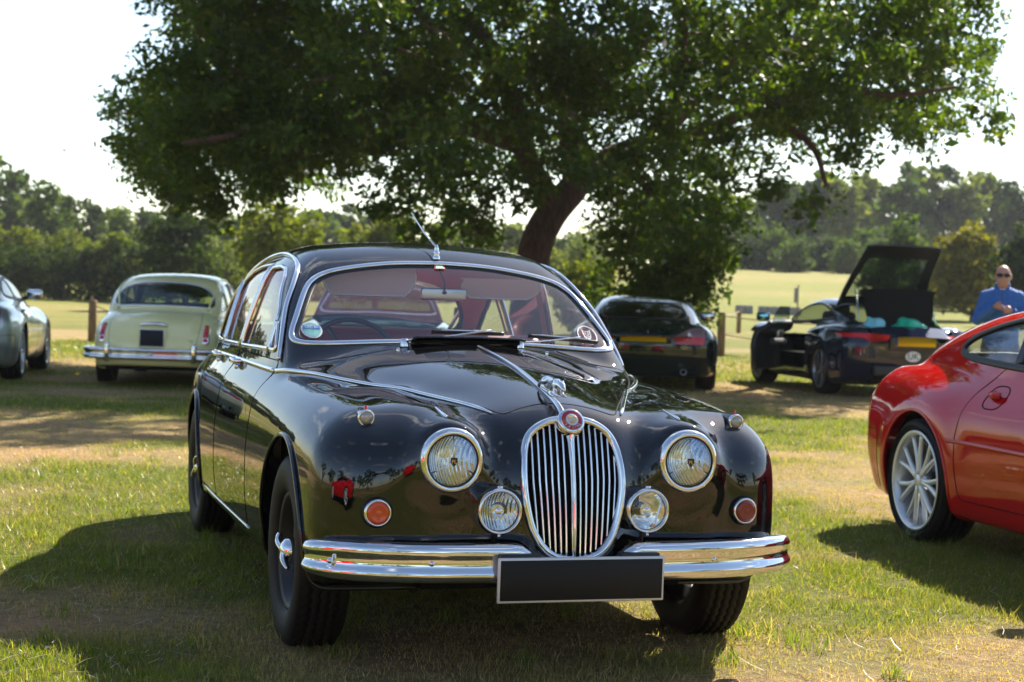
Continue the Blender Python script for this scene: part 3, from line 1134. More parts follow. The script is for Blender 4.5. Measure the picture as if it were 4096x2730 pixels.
def build_trees():
    build_oak()
    # single trees that stand out against the woods
    plant_tree('broad_tree', 'rounded olive yellow tree left of centre behind the black saloon roof', 632, 62, 430, 135, OLIVE, 41, lobes=10, n=5200)
    plant_tree('dark_tree', 'dark green tree standing behind the cream saloon', 425, 70, 440, 110, DARK, 42, n=4200)
    plant_tree('slender_tree', 'slim pale yellowish tree between the left wood and the dark tree', 275, 88, 530, 60, PALE, 43, n=3000)
    plant_tree('young_oak', 'small dense green oak under the right side of the big oak', 1520, 29, 440, 190, MID, 44, lobes=11, n=17000, leaf=.055)
    plant_tree('conifer', 'pointed green tree behind the open tailgate', 2075, 95, 470, 62, MID, 45, conic=True, n=3600)
    plant_tree('broad_tree', 'yellow topped bushy tree beyond the man in blue', 2235, 78, 498, 110, YEL, 46, lobes=8, n=4200)
    plant_tree('dark_tree', 'dark bushy tree at the right edge behind the man', 2345, 70, 500, 75, DARK, 47, n=3600)
    plant_tree('scrub_tree', 'straggly yellow green tree right of the oak trunk', 1345, 48, 590, 80, OLIVE, 48, n=3000)
    plant_tree('scrub_tree', 'pale yellow green tree left of the oak trunk behind the roof', 860, 75, 480, 95, OLIVE, 49, n=3600)
    r = np.random.default_rng(77)
    pal = [OLIVE, MID, PALE, MID, DARK]
    sp = []
    for px in np.concatenate([np.arange(-1300, -160, 75), np.arange(-160, 420, 44)]):
        top = np.interp(px, [-160, 0, 60, 150, 210, 330, 420], [300, 322, 356, 428, 452, 456, 478])
        sp.append((px, r.uniform(135, 160), top + r.uniform(-6, 16), r.uniform(46, 64), [DARK, MID, MID][r.integers(0, 3)]))  # ridge kept darker in leaf colour, against the sunlit rows in front
    for px in np.concatenate([np.arange(-700, -120, 80), np.arange(-120, 420, 55)]):
        sp.append((px, r.uniform(92, 108), np.interp(px, [-120, 100, 420], [470, 520, 560]) + r.uniform(-30, 30), r.uniform(40, 60), [OLIVE, PALE, PALE, MID][r.integers(0, 4)]))  # paler palettes put the sunlit look of the nearer trees into their colour
    for px in np.concatenate([np.arange(-1200, -160, 90), np.arange(-160, 400, 60)]):
        sp.append((px, r.uniform(84, 90), 630 + r.uniform(-25, 20), r.uniform(48, 60), DARK))
    woodland('woodland', 'mixed green wood along the far left edge of the field', sp, 61)
    sp = []
    for px in np.arange(430, 1400, 62):
        sp.append((px, r.uniform(150, 190), np.interp(px, [430, 700, 820, 950, 1400], [470, 480, 425, 470, 520]) + r.uniform(-12, 22), r.uniform(55, 80), [OLIVE, MID, MID, PALE][r.integers(0, 4)]))
    for px in np.arange(430, 1400, 75):
        sp.append((px, r.uniform(105, 125), 570 + r.uniform(-30, 40), r.uniform(55, 75), [OLIVE, PALE, MID][r.integers(0, 3)]))
    woodland('woodland', 'hazy green wood far behind the oak trunk and black saloon', sp, 62)
    sp = []
    for px in np.concatenate([np.arange(1560, 2560, 46), np.arange(2560, 3500, 80)]):
        sp.append((px, r.uniform(190, 215), np.interp(px, [1560, 1700, 1850, 2000, 2150, 2250, 2350, 2560], [450, 410, 378, 362, 358, 362, 398, 380]) + r.uniform(-8, 20), r.uniform(44, 62), [MID, DARK, MID, PALE][r.integers(0, 4)]))
    for px in np.arange(1580, 2120, 40):
        sp.append((px, r.uniform(152, 165), 545 + r.uniform(-35, 25), r.uniform(38, 52), [DARK, MID, DARK][r.integers(0, 3)]))
    for px in np.concatenate([np.arange(2020, 2560, 48), np.arange(2560, 3400, 85)]):
        sp.append((px, r.uniform(84, 100), 610 + r.uniform(-60, 25), r.uniform(45, 60), DARK))
    woodland('woodland', 'grey green wood on the rise at the right', sp, 63)
    # the side of the field behind the photographer, seen only in reflections
    b = np.random.default_rng(88)
    for i in range(16):
        a = rad(98 + i * 11.7 + b.uniform(-7, 7))
        d = b.uniform(30, 66)
        x, y = d * math.sin(a), d * math.cos(a)
        cm, tm, _ = tree_variant(('back', i % 3), 90 + i % 3, 8.5, 9.0, [MID, DARK, OLIVE][i % 3], 9, 1500, .28)
        t = thing('hedgerow_tree', 'leafy tree in the hedgerow behind the photographer, seen only mirrored in the paintwork', 'tree', (x, y, 0), b.uniform(0, 6), 'hedgerow trees behind the photographer')
        s = b.uniform(.7, 1.7)
        t.scale = (s, s, s)
        obj_me('trunk', tm, t)
        c = obj_me('crown', cm, t)
        c['kind'] = 'stuff'
# ------------------------------------------------------------------ classic saloon: the shape
# car frame: X forward (0 at the front axle), Y to the car's left, Z up
ST_Wp = curve1([(-3.95, .60), (-3.75, .655), (-3.4, .735), (-2.9, .80), (-2.3, .825), (-1.6, .835), (-.8, .835), (-.2, .835), (.15, .83), (.4, .815), (.6, .79), (.8, .77)])
ST_Zs = curve1([(-3.95, .70), (-3.7, .80), (-3.4, .875), (-3.0, .925), (-2.4, .945), (-1.6, .95), (-.9, .935), (-.4, .915), (0, .893), (.3, .868), (.5, .845), (.8, .80)])
ST_Yc = curve1([(-3.95, .4), (-3.0, .55), (-1.0, .66), (-.5, .655), (0, .63), (.4, .58), (.8, .54)])
ST_Tb = curve1([(-1.2, 1.07), (-.68, 1.048), (-.3, 1.015), (0, .98), (.25, .935), (.43, .893), (.55, .858), (.62, .832), (.8, .74)])
ST_Wb = curve1([(-1.2, .80), (-.75, .695), (-.2, .515), (.2, .37), (.48, .255), (.62, .215), (.8, .18)])
ST_Cb = curve1([(-1.2, .26), (-.75, .27), (-.3, .40), (0, .56), (.3, .68), (.8, .75)])
ST_Wn = curve1([(-1.3, .66), (-.75, .69), (-.2, .64), (.1, .54), (.35, .36), (.5, .265), (.62, .215), (.8, .18)])
ST_Tr = curve1([(-3.6, .80), (-3.2, 1.06), (-2.9, 1.235), (-2.6, 1.35), (-2.3, 1.415), (-1.9, 1.448), (-1.6, 1.455), (-1.38, 1.440), (-1.17, 1.398), (-.95, 1.335), (-.5, 1.25)])
ST_Tt = curve1([(-4.1, .60), (-3.9, .70), (-3.72, .80), (-3.5, .895), (-3.25, .965), (-3.0, 1.005), (-2.6, 1.03), (-2, 1.03)])
ST_Wt = curve1([(-4.1, .40), (-3.8, .49), (-3.4, .585), (-3.0, .66), (-2.6, .70)])
ST_Wg = curve1([(-3.6, .50), (-3.2, .615), (-2.9, .675), (-2.5, .715), (-2.0, .73), (-1.5, .733), (-1.0, .722), (-.7, .705), (-.5, .70)])

def saloon_side(x, z):
    """half width of the body side at a height"""
    u = np.maximum(z - .56, 0)
    l = np.maximum(.52 - z, 0)
    return ST_Wp(x) - .42 * u * u - .45 * l * l

def saloon_lower(x, y, z):
    y = np.abs(y)
    # body sides, wings front and rear
    yc = ST_Yc(x)
    top = z - (ST_Zs(x) - .55 * np.minimum(y - yc, 0) ** 2 - .25 * np.maximum(y - yc, 0) ** 2)
    side = (y - saloon_side(x, z)) * .97
    f = rmax(side, top, .15)
    # front of the wings: near upright, leaning back above the lamps
    fx = x - (.628 - 1.15 * np.maximum(z - .60, 0) ** 2 - .35 * np.maximum(.5 - z, 0) ** 2 - .10 * np.maximum(y - .45, 0))
    f = rmax(f, fx * .96, .15)
    fill = rmax(x - (.615 - 1.5 * np.maximum(z - .62, 0) ** 2), z - (.845 - .25 * np.maximum(x, 0) ** 2), .12)
    f = smin(f, np.maximum(fill, y - .5), .08)
    # tail
    rx = -x - (3.80 - 1.6 * np.maximum(z - .52, 0) ** 2 - .5 * np.maximum(.5 - z, 0) ** 2 - .22 * y * y)
    f = rmax(f, rx * .95, .14)
    # boot
    bt = rmax((y - ST_Wt(x) - .10 * np.maximum(.9 - z, 0)) * .97, z - (ST_Tt(x) - .11 * y * y), .14)
    bt = rmax(bt, -x - (3.83 - 1.25 * np.maximum(z - .52, 0) ** 2 - .10 * y * y), .12)
    bt = np.maximum(bt, x + 2.3)
    f = smin(f, bt, .10)
    # bonnet: a strongly crowned shell whose edge meets the wings at the chrome strip
    bn = (z - (ST_Tb(x) - ST_Cb(x) * y * y)) * .93
    nose = (x - (.700 - 1.05 * np.maximum(z - .52, 0) ** 2 - 1.2 * np.maximum(y - .10, 0) ** 2)) * .95
    bn = rmax(bn, nose, .085)
    bn = rmax(bn, (y - ST_Wn(x) - .13 * (z - .75)) * .93, .07)
    bn = np.maximum(bn, -x - 1.2)
    f = smin(f, bn, .075 + .10 * np.clip((x - .15) / .35, 0, 1))
    # headlamp pods running back into the wings
    pod = capsule(x, y, z, (.545, .402, .712), (.05, .50, .735), .122, .135)
    f = smin(f, pod, .15)
    pc = np.sqrt((y - .402) ** 2 + (z - .713) ** 2)
    pod2 = rmax(pc - .113, x - .640, .02)
    pod2 = np.maximum(pod2, .3 - x)
    f = smin(f, pod2, .07)
    # underside
    f = rmax(f, .235 + .125 * sstep(.25, .60, x) + .10 * np.maximum(-3.0 - x, 0) - z, .05)
    return f

def ws_x(y, z):
    return -.685 - 1.34 * (z - 1.045) - .22 * y * y

def saloon_cabin(x, y, z):
    y = np.abs(y)
    side = (y - (ST_Wg(x) - .23 * (z - .95) - .18 * (z - .95) ** 2)) * .95
    top = z - (ST_Tr(x) - .14 * y * y)
    g = rmax(side, top, .135)
    g = smax(g, (x - ws_x(y, z)) * .60, .11)
    back = (-x - (3.06 - .98 * (z - 1.0) - .33 * y * y)) * .71
    g = smax(g, back, .16)
    g = np.maximum(g, .75 - z)
    return g

def saloon_f(x, y, z):
    return smin(saloon_lower(x, y, z), saloon_cabin(x, y, z), .045)

def fix_orient(V, N, T):
    fn = np.cross(V[T[:, 1]] - V[T[:, 0]], V[T[:, 2]] - V[T[:, 0]])
    bad = (fn * N[T].sum(1)).sum(1) < 0
    T = T.copy()
    T[bad] = T[bad][:, ::-1]
    return T
# ------------------------------------------------------------------ cutting a shell into panels
def poly_sdf(px, pz, poly, r=0.0):
    """signed distance to a polygon, grown by r (rounded corners)"""
    poly = np.asarray(poly, float)
    d = np.full(px.shape, 1e9)
    s = np.zeros(px.shape, bool)
    n = len(poly)
    for i in range(n):
        a, b = poly[i], poly[(i + 1) % n]
        ex, ez = b - a
        wx, wz = px - a[0], pz - a[1]
        t = np.clip((wx * ex + wz * ez) / (ex * ex + ez * ez + 1e-12), 0, 1)
        d = np.minimum(d, (wx - ex * t) ** 2 + (wz - ez * t) ** 2)
        c = ((a[1] <= pz) & (b[1] > pz)) | ((b[1] <= pz) & (a[1] > pz))
        xi = a[0] + (pz - a[1]) / (ez if abs(ez) > 1e-9 else 1e-9) * ex
        s ^= c & (px < xi)
    d = np.sqrt(d)
    return np.where(s, -d, d) - r

def side_y(f, x, z, y0=1.1, y1=0.0):
    """outermost |y| of the surface at (x,z)"""
    x = np.asarray(x, float)
    z = np.asarray(z, float)
    ys = np.linspace(y0, y1, 120)
    v = np.stack([f(x, np.full_like(x, q), z) for q in ys])
    i = np.argmax(v < 0, 0)
    i = np.clip(i, 1, None)
    a, b = ys[i - 1].copy(), ys[i].copy()
    for _ in range(22):
        m = (a + b) / 2
        inside = f(x, m, z) < 0
        b = np.where(inside, m, b)
        a = np.where(inside, a, m)
    return (a + b) / 2

def top_z(f, x, y, z0=1.6, z1=0.3):
    x = np.asarray(x, float)
    y = np.asarray(y, float)
    zs = np.linspace(z0, z1, 140)
    v = np.stack([f(x, y, np.full_like(x, q)) for q in zs])
    i = np.clip(np.argmax(v < 0, 0), 1, None)
    a, b = zs[i - 1].copy(), zs[i].copy()
    for _ in range(22):
        m = (a + b) / 2
        inside = f(x, y, m) < 0
        b = np.where(inside, m, b)
        a = np.where(inside, a, m)
    return (a + b) / 2

def normal_at(f, P, e=0.004):
    P = np.asarray(P, float)
    g = np.stack([(f(*(P + d).T) - f(*(P - d).T)) for d in np.eye(3) * e], 1)
    return g / (np.linalg.norm(g, axis=1)[:, None] + 1e-9)

def front_x(f, y, z, x0, x1):
    y = np.asarray(y, float)
    z = np.asarray(z, float)
    xs = np.linspace(x0, x1, 120)
    v = np.stack([f(np.full_like(y, q), y, z) for q in xs])
    i = np.clip(np.argmax(v < 0, 0), 1, None)
    a, b = xs[i - 1].copy(), xs[i].copy()
    for _ in range(22):
        m = (a + b) / 2
        inside = f(m, y, z) < 0
        b = np.where(inside, m, b)
        a = np.where(inside, a, m)
    return (a + b) / 2

def onto(f, P, it=12):
    """closest-point projection onto f=0"""
    P = np.asarray(P, float).copy()
    for _ in range(it):
        P = P - normal_at(f, P) * f(*P.T)[:, None] * .9
    return P

class Shell:
    """a car skin that panels, panes and openings are cut out of"""
    def __init__(self, f, lo, hi, h):
        self.f = f
        V, N, T = surfnet(f, lo, hi, h)
        self.m = (V, N, fix_orient(V, N, T))

    def cut(self, gfun):
        V, N, T = self.m
        ins, outs, ct = clip(V, N, T, gfun(V, N))
        self.m = outs
        return ins, chain(ct)

def side_g(poly, r, s, ymin=0.3):
    def g(V, N):
        q = poly_sdf(V[:, 0], V[:, 2], poly, r)
        return np.where(V[:, 1] * s > ymin, q, np.maximum(q, 0.02))
    return g

def arch_g(cx, cz, r, s, ymin=0.42, zmax=1.2, squash=1.0):
    def g(V, N):
        q = np.hypot(V[:, 0] - cx, (V[:, 2] - cz) * squash) - r
        q = np.where(V[:, 2] < cz, np.maximum(np.abs(V[:, 0] - cx) - r, V[:, 2] - cz), q)
        return np.where(V[:, 1] * s > ymin, q, np.maximum(q, 0.02))
    return g

HALFROUND = np.array([(-1, -.3), (-1, .25), (-.72, .75), (-.3, 1.0), (.3, 1.0), (.72, .75), (1, .25), (1, -.3)])

# ------------------------------------------------------------------ wheels
def make_tyre(R, Rr, w, ribs=5, seg=110):
    """tyre round the y axis: carcass, sidewall with moulded rings and zigzag tread ribs"""
    h = w / 2
    prof = [(Rr, -h * .62), (Rr + .006, -h * .80), (Rr + .022, -h * .93), ((R + Rr) / 2, -h * 1.03), (R - .040, -h * 1.0), (R - .036, -h * .985), (R - .024, -h * .95), (R - .012, -h * .86),
            (R - .009, -h * .7), (R - .009, h * .7), (R - .012, h * .86), (R - .024, h * .95), (R - .036, h * .985), (R - .040, h * 1.0), ((R + Rr) / 2, h * 1.03), (Rr + .022, h * .93), (Rr + .006, h * .80), (Rr, h * .62)]
    parts = [lathe(prof, 'y', 72)]
    t = np.arange(seg) * 2 * np.pi / seg
    rw = w * .80 / ribs
    for i in range(ribs):
        c = -w * .40 + rw * (i + .5)
        z = np.where(np.arange(seg) % 2 == 0, 1, -1) * rw * .17
        drop = .010 * (abs(c) / (w * .45)) ** 2.2
        e = rw * .41
        V = []
        for rr, yy in ((R - .014, c - e), (R - drop, c - e), (R - drop, c + e), (R - .014, c + e)):
            V.append(np.stack([rr * np.sin(t), yy + z, rr * np.cos(t)], 1))
        V = np.concatenate(V)
        F = []
        for a in range(3):
            for j in range(seg):
                j2 = (j + 1) % seg
                F.append((a * seg + j, a * seg + j2, (a + 1) * seg + j2, (a + 1) * seg + j))
        parts.append((V, F))
    return join(parts)

def make_wire_wheel(Rr, w):
    """painted wire wheel, outer side at -y"""
    h = w / 2
    rim = lathe([(Rr + .004, -h * .66), (Rr + .010, -h * .72), (Rr + .004, -h * .78), (Rr - .012, -h * .70), (Rr - .020, -h * .45), (Rr - .045, -h * .30), (Rr - .045, h * .3), (Rr - .01, h * .5), (Rr, h * .7)], 'y', 64)
    hub = lathe([(.0, -h * .55), (.034, -h * .55), (.040, -h * .40), (.052, -h * .1), (.056, h * .5), (.0, h * .5)], 'y', 28)
    drum = lathe([(.0, h * .35), (.135, h * .35), (.14, h * .9)], 'y', 36)
    sp = []
    n = 18
    for ring, (yh, yr, rh, sgn) in enumerate(((-h * .46, -h * .28, .040, 1), (-h * .46, -h * .28, .040, -1), (h * .3, -h * .1, .055, 1), (h * .3, -h * .1, .055, -1))):
        for i in range(n):
            a = 2 * np.pi * (i + .25 * ring) / n
            b = a + sgn * .42
            P = np.array([[rh * np.sin(a), yh, rh * np.cos(a)], [(Rr - .042) * np.sin(b), yr, (Rr - .042) * np.cos(b)]])
            sp.append(tube(P, .0026, 5))
    return join([rim, hub, drum]), join(sp)

def make_spinner(w):
    """two-eared knock-off hub nut at -y"""
    h = w / 2
    y0 = -h * .55
    dome = lathe([(.046, y0), (.047, y0 - .014), (.041, y0 - .032), (.026, y0 - .044), (.010, y0 - .049), (.0, y0 - .050)], 'y', 28)
    ears = []
    for s in (-1, 1):
        P = np.array([[0, y0 - .030, s * .012], [0, y0 - .040, s * .045], [s * .004, y0 - .042, s * .075], [s * .014, y0 - .034, s * .098]])
        ears.append(sweep(spline(P, 12), circ(.0075, 8, .013), up=(0, -1, 0), scale=np.linspace(1.5, .75, 13)))
    return join([dome] + ears)

def alloy_wheel(R, w, spokes=5, split=True, twist=.10, depth=.02, face=-1, hubr=.05, sw=.034):
    """alloy: rim with lip and a spoked face at -y"""
    h = w / 2
    rim = lathe([(R + .004, -h * .90), (R + .006, -h * .97), (R - .004, -h * 1.0), (R - .016, -h * .93), (R - .024, -h * .6), (R - .03, h * .8), (R, h * .9)], 'y', 64)
    fy = -h * .72
    P = [lathe([(.0, fy - .012), (.030, fy - .012), (.034, fy - .008), (hubr, fy - .004), (hubr + .012, fy + .02), (hubr, fy + .05), (0, fy + .05)], 'y', 30)]
    for i in range(spokes):
        a = 2 * np.pi * i / spokes
        for s in ((-1, 1) if split else (0,)):
            b = a + s * (np.pi / spokes) * (.46 if split else 0)
            c = a + s * twist * .55
            pts = np.array([[hubr * .6 * np.sin(c), fy - .002, hubr * .6 * np.cos(c)], [R * .5 * np.sin(a * .4 + b * .6 if split else b), fy - .002, R * .5 * np.cos(a * .4 + b * .6 if split else b)], [(R - .018) * np.sin(b), fy - depth, (R - .018) * np.cos(b)]])
            pr = np.array([(-1, -.5), (-.75, .45), (0, .62), (.75, .45), (1, -.5), (.8, -1.2), (-.8, -1.2)]) * [sw * .5, .014]
            P.append(sweep(spline(pts, 8), pr, up=(0, -1, 0), scale=np.linspace(1.05, .82, 9)))
    nuts = []
    for i in range(5):
        a = 2 * np.pi * (i + .5) / 5
        nuts.append(lathe([(0, fy - .010), (.008, fy - .010), (.009, fy + .01)], 'y', 10, (hubr * .72 * np.sin(a), 0, hubr * .72 * np.cos(a))))
    disc = lathe([(.02, fy + .07), (R * .72, fy + .07), (R * .72, fy + .09), (.02, fy + .09)], 'y', 48)
    return join([rim]), join(P), join(nuts), disc

_wheel_cache = {}

def place_wheel(kind, parent, X, Y, Z, s, steer=0.0):
    """s=-1: outer face towards -y.  wheel > tyre, spokes, ..."""
    if kind not in _wheel_cache:
        if kind == 'wire':
            a, b = make_wire_wheel(.197, .185)
            _wheel_cache[kind] = [('wheel', mesh_data('wheel', *a, 'wirepaint')), ('tyre', mesh_data('tyre', *make_tyre(.331, .197, .185), 'tyre')), ('spokes', mesh_data('spokes', *b, 'wirepaint')), ('hub_spinner', mesh_data('hub_spinner', *make_spinner(.185), 'chrome'))]
        elif kind == 'chromecap':
            prof = [(.20, -.064), (.206, -.070), (.19, -.066), (.17, -.052), (.13, -.060), (.125, -.074), (.09, -.088), (.04, -.094), (0, -.095)]
            _wheel_cache[kind] = [('wheel', mesh_data('wheel', *lathe(prof, 'y', 48), 'chrome')), ('tyre', mesh_data('tyre', *make_tyre(.331, .197, .185), 'tyre'))]
        else:
            R, Rr, w, n, split, mt, dep, sw = kind[1:]
            rim, sp, nuts, disc = alloy_wheel(Rr, w, n, split, depth=dep, sw=sw)
            _wheel_cache[kind] = [('wheel', mesh_data('wheel', *sp, mt)), ('tyre', mesh_data('tyre', *make_tyre(R, Rr, w * 1.06, 5, 90), 'tyre')), ('rim', mesh_data('rim', *rim, mt)), ('brake_disc', mesh_data('brake_disc', *disc, 'darkalloy')), ('wheel_nuts', mesh_data('wheel_nuts', *nuts, 'satin'))]
    parts = _wheel_cache[kind]
    w = obj_me('wheel', parts[0][1], parent)
    w.location = (X, Y, Z)
    w.rotation_euler = (0, random.uniform(0, 6), (math.pi if s > 0 else 0) + steer)
    for n, me in parts[1:]:
        obj_me(n, me, w)
    return w

def tyre_mat():
    m, nt, b = newmat('tyre_rubber')
    tc = nd(nt, 'ShaderNodeTexCoord')
    n1 = nd(nt, 'ShaderNodeTexNoise', _Scale=9.0, _Detail=5.0)
    nt.links.new(tc.outputs['Object'], n1.inputs['Vector'])
    r = nd(nt, 'ShaderNodeValToRGB')
    r.color_ramp.elements[0].color = (.0045, .0042, .0042, 1)
    r.color_ramp.elements[1].color = (.014, .011, .010, 1)
    nt.links.new(n1.outputs['Fac'], r.inputs['Fac'])
    nt.links.new(r.outputs['Color'], b.inputs['Base Color'])
    b.inputs['Roughness'].default_value = .62
    b.inputs['Specular IOR Level'].default_value = .28
    return m
M['tyre'] = tyre_mat()
M['wirepaint'] = mat('gunmetal_wheel_paint', (.006, .006, .0065), .5)

def fluted(name, scale, strength, col=(.80, .84, .90)):
    m, nt, b = newmat(name)
    b.inputs['Base Color'].default_value = (*col, 1)
    b.inputs['Metallic'].default_value = 1
    b.inputs['Roughness'].default_value = .05
    tc = nd(nt, 'ShaderNodeTexCoord')
    wv = nd(nt, 'ShaderNodeTexWave', wave_type='BANDS', bands_direction='Y', _Scale=scale, _Distortion=0.0)
    nt.links.new(tc.outputs['Object'], wv.inputs['Vector'])
    bp = nd(nt, 'ShaderNodeBump', _Strength=strength, _Distance=.004)
    nt.links.new(wv.outputs['Fac'], bp.inputs['Height'])
    nt.links.new(bp.outputs[0], b.inputs['Normal'])
    return m
M['reflector'] = fluted('fluted_reflector', 30, .30)
M['bowl'] = mat('lamp_bowl', (.86, .86, .87), .05, 1.0)
M['gold'] = mat('gold', (.75, .50, .18), .3, 1.0)
M['badge_red'] = mat('badge_red', (.35, .012, .02), .2, coat=.8)
# ------------------------------------------------------------------ classic saloon: panels and fittings
AX_R = -2.727
STRIP_Y = curve1([(-.80, .715), (-.55, .655), (-.316, .575), (-.062, .462), (.2, .345), (.479, .222), (.6, .17)])

WS_OUT = spline([(0, 1.360), (.20, 1.352), (.38, 1.328), (.49, 1.302), (.555, 1.264), (.597, 1.20), (.634, 1.125), (.664, 1.06), (.662, 1.033), (.635, 1.026), (.55, 1.026), (.35, 1.037), (.15, 1.044), (0, 1.046)], 78)
WS_POLY = np.concatenate([WS_OUT, WS_OUT[-2:0:-1] * [-1, 1]])
BW_OUT = spline([(0, 1.330), (.27, 1.318), (.45, 1.277), (.55, 1.205), (.600, 1.11), (.592, 1.045), (.535, 1.022), (.30, 1.032), (0, 1.038)], 60)
BW_POLY = np.concatenate([BW_OUT, BW_OUT[-2:0:-1] * [-1, 1]])
PANES = {
    'quarter_light': [(-.925, 1.000), (-1.015, 1.000), (-1.015, 1.088), (-.985, 1.062)],
    'front_door_window': [(-1.060, 1.000), (-1.690, .992), (-1.618, 1.310), (-1.46, 1.316), (-1.34, 1.305), (-1.25, 1.270), (-1.15, 1.198), (-1.060, 1.128)],
    'rear_door_window': [(-1.785, .992), (-2.285, .988), (-2.320, 1.255), (-2.20, 1.293), (-2.0, 1.315), (-1.712, 1.325)],
    'rear_quarter_window': [(-2.345, .988), (-2.80, .992), (-2.74, 1.055), (-2.62, 1.135), (-2.50, 1.195), (-2.385, 1.240)]}
GUTTER = [(-.795, .955), (-.855, 1.03), (-.975, 1.150), (-1.10, 1.258), (-1.235, 1.330), (-1.42, 1.366), (-1.70, 1.382), (-2.0, 1.372), (-2.3, 1.338), (-2.55, 1.270), (-2.75, 1.175), (-2.90, 1.06), (-2.99, .965)]
DOOR_F = [(-.81, .31), (-.81, .60), (-.81, .87), (-.815, .952), (-1.745, .962), (-1.745, .31)]
DOOR_R = [(-1.745, .31), (-1.745, .962), (-2.66, .955), (-2.60, .86), (-2.48, .755), (-2.37, .62), (-2.32, .45), (-2.31, .31)]

def end_g(poly, cond):
    def g(V, N):
        q = poly_sdf(V[:, 1], V[:, 2], poly, 0)
        return np.where(cond(V, N), q, np.maximum(q, .02))
    return g

def bonnet_g(V, N):
    ax = np.abs(V[:, 1])
    q = np.maximum(ax - (STRIP_Y(V[:, 0]) - .012), V[:, 0] - (.462 + 1.3 * ax * ax))
    q = np.maximum(q, -V[:, 0] - (.582 + .17 * ax * ax))
    return np.where((N[:, 2] > .15) & (V[:, 2] > .7), q, np.maximum(q, .02))

def boot_g(V, N):
    ax = np.abs(V[:, 1])
    q = np.maximum(ax - (.50 - .10 * np.maximum(V[:, 0] + 3.2, -1) - .20 * np.maximum(.85 - V[:, 2], 0)), .42 - V[:, 2])
    q = np.maximum(q, V[:, 0] + 3.13 - .12 * ax * ax)
    return q

GR_OUT = [(0, .842), (.05, .840), (.100, .822), (.138, .790), (.158, .745), (.166, .69), (.166, .63), (.158, .57), (.140, .50), (.108, .445), (.065, .412), (.0, .400)]
def grille_x(y, z):
    return .590 + .095 * np.clip((.842 - np.asarray(z)) / .44, 0, 1) ** .75 - .55 * np.asarray(y) ** 2 + .012

def build_shell(h):
    sh = Shell(saloon_f, (-4.0, -.93, .18), (.80, .93, 1.50), h)
    R = {}
    loops = {}
    for s in (-1, 1):
        _, loops['archF', s] = sh.cut(arch_g(-.01, .36, .372, s))
        _, loops['archR', s] = sh.cut(arch_g(AX_R, .36, .350, s))
    R['windscreen'], loops['windscreen'] = sh.cut(end_g(WS_POLY, lambda V, N: (V[:, 0] > -1.35) & (V[:, 2] > 1.0)))
    R['rear_window'], loops['rear_window'] = sh.cut(end_g(BW_POLY, lambda V, N: (V[:, 0] < -2.45)))
    for n, poly in PANES.items():
        for s in (-1, 1):
            R[n, s], loops[n, s] = sh.cut(side_g(poly, .012, s))
    gp = np.array(GR_OUT)
    gp = np.concatenate([gp, gp[-2:0:-1] * [-1, 1]])
    _, loops['grille'] = sh.cut(end_g(gp * [.99, 1], lambda V, N: V[:, 0] > .45))
    for s in (-1, 1):
        sh.cut(lambda V, N: np.where(V[:, 0] > .45, np.hypot(V[:, 1] - s * .402, V[:, 2] - .713) - .097, 1.0))
    R['inner'] = sh.m
    R['bonnet'], loops['bonnet'] = sh.cut(bonnet_g)
    R['boot_lid'], loops['boot_lid'] = sh.cut(boot_g)
    for s in (-1, 1):
        R['front_door', s], loops['front_door', s] = sh.cut(side_g(DOOR_F, 0, s))
        R['rear_door', s], loops['rear_door', s] = sh.cut(side_g(DOOR_R, 0, s))
    R['body'] = sh.m
    return R, loops

def side_path(pts, s, n=60, off=0.0, f=None):
    f = f or saloon_f
    p = spline(pts, n)
    y = side_y(f, p[:, 0], p[:, 1])
    P = np.stack([p[:, 0], y, p[:, 1]], 1)
    N = normal_at(f, P)
    P = P + N * off
    return P * [1, s, 1], N * [1, s, 1]

def lamp_x(parent, name, c, r, depth=.05, fl=True, lens='lens', bd=1.3, k=.86):
    """round forward-facing lamp: chrome rim, bowl, lens (k: glass radius / rim radius)"""
    o = obj(name, *lathe([(r * .93, -depth), (r * 1.03, -depth * .8), (r * 1.06, -depth * .25), (r * 1.05, .004), (r * 1.0, .013), (r * (k * .35 + .65), .018), (r * (k + .04), .016), (r * (k + .005), .008), (r * (k - .01), -.004)], 'x', 56), 'chrome', parent)
    o.location = c
    t = np.linspace(0, 1, 12)
    bowl = np.stack([r * k * np.sqrt(t), -depth * bd + depth * (bd - .02) * t], 1)
    obj('reflector', *lathe(bowl, 'x', 48), 'reflector' if fl else 'bowl', o)
    ln = np.stack([r * (k + .01) * np.sin(t * np.pi / 2), .004 + .020 * np.cos(t * np.pi / 2)], 1)
    obj('lens', *lathe(ln, 'x', 48), lens, o)
    if k < .84:
        obj('rim_seal', *lathe([(r * (k + .035), .010), (r * (k + .03), .0175), (r * (k + .005), .0165), (r * k, .008)], 'x', 48), 'seal', o)
    return o

_shell = None

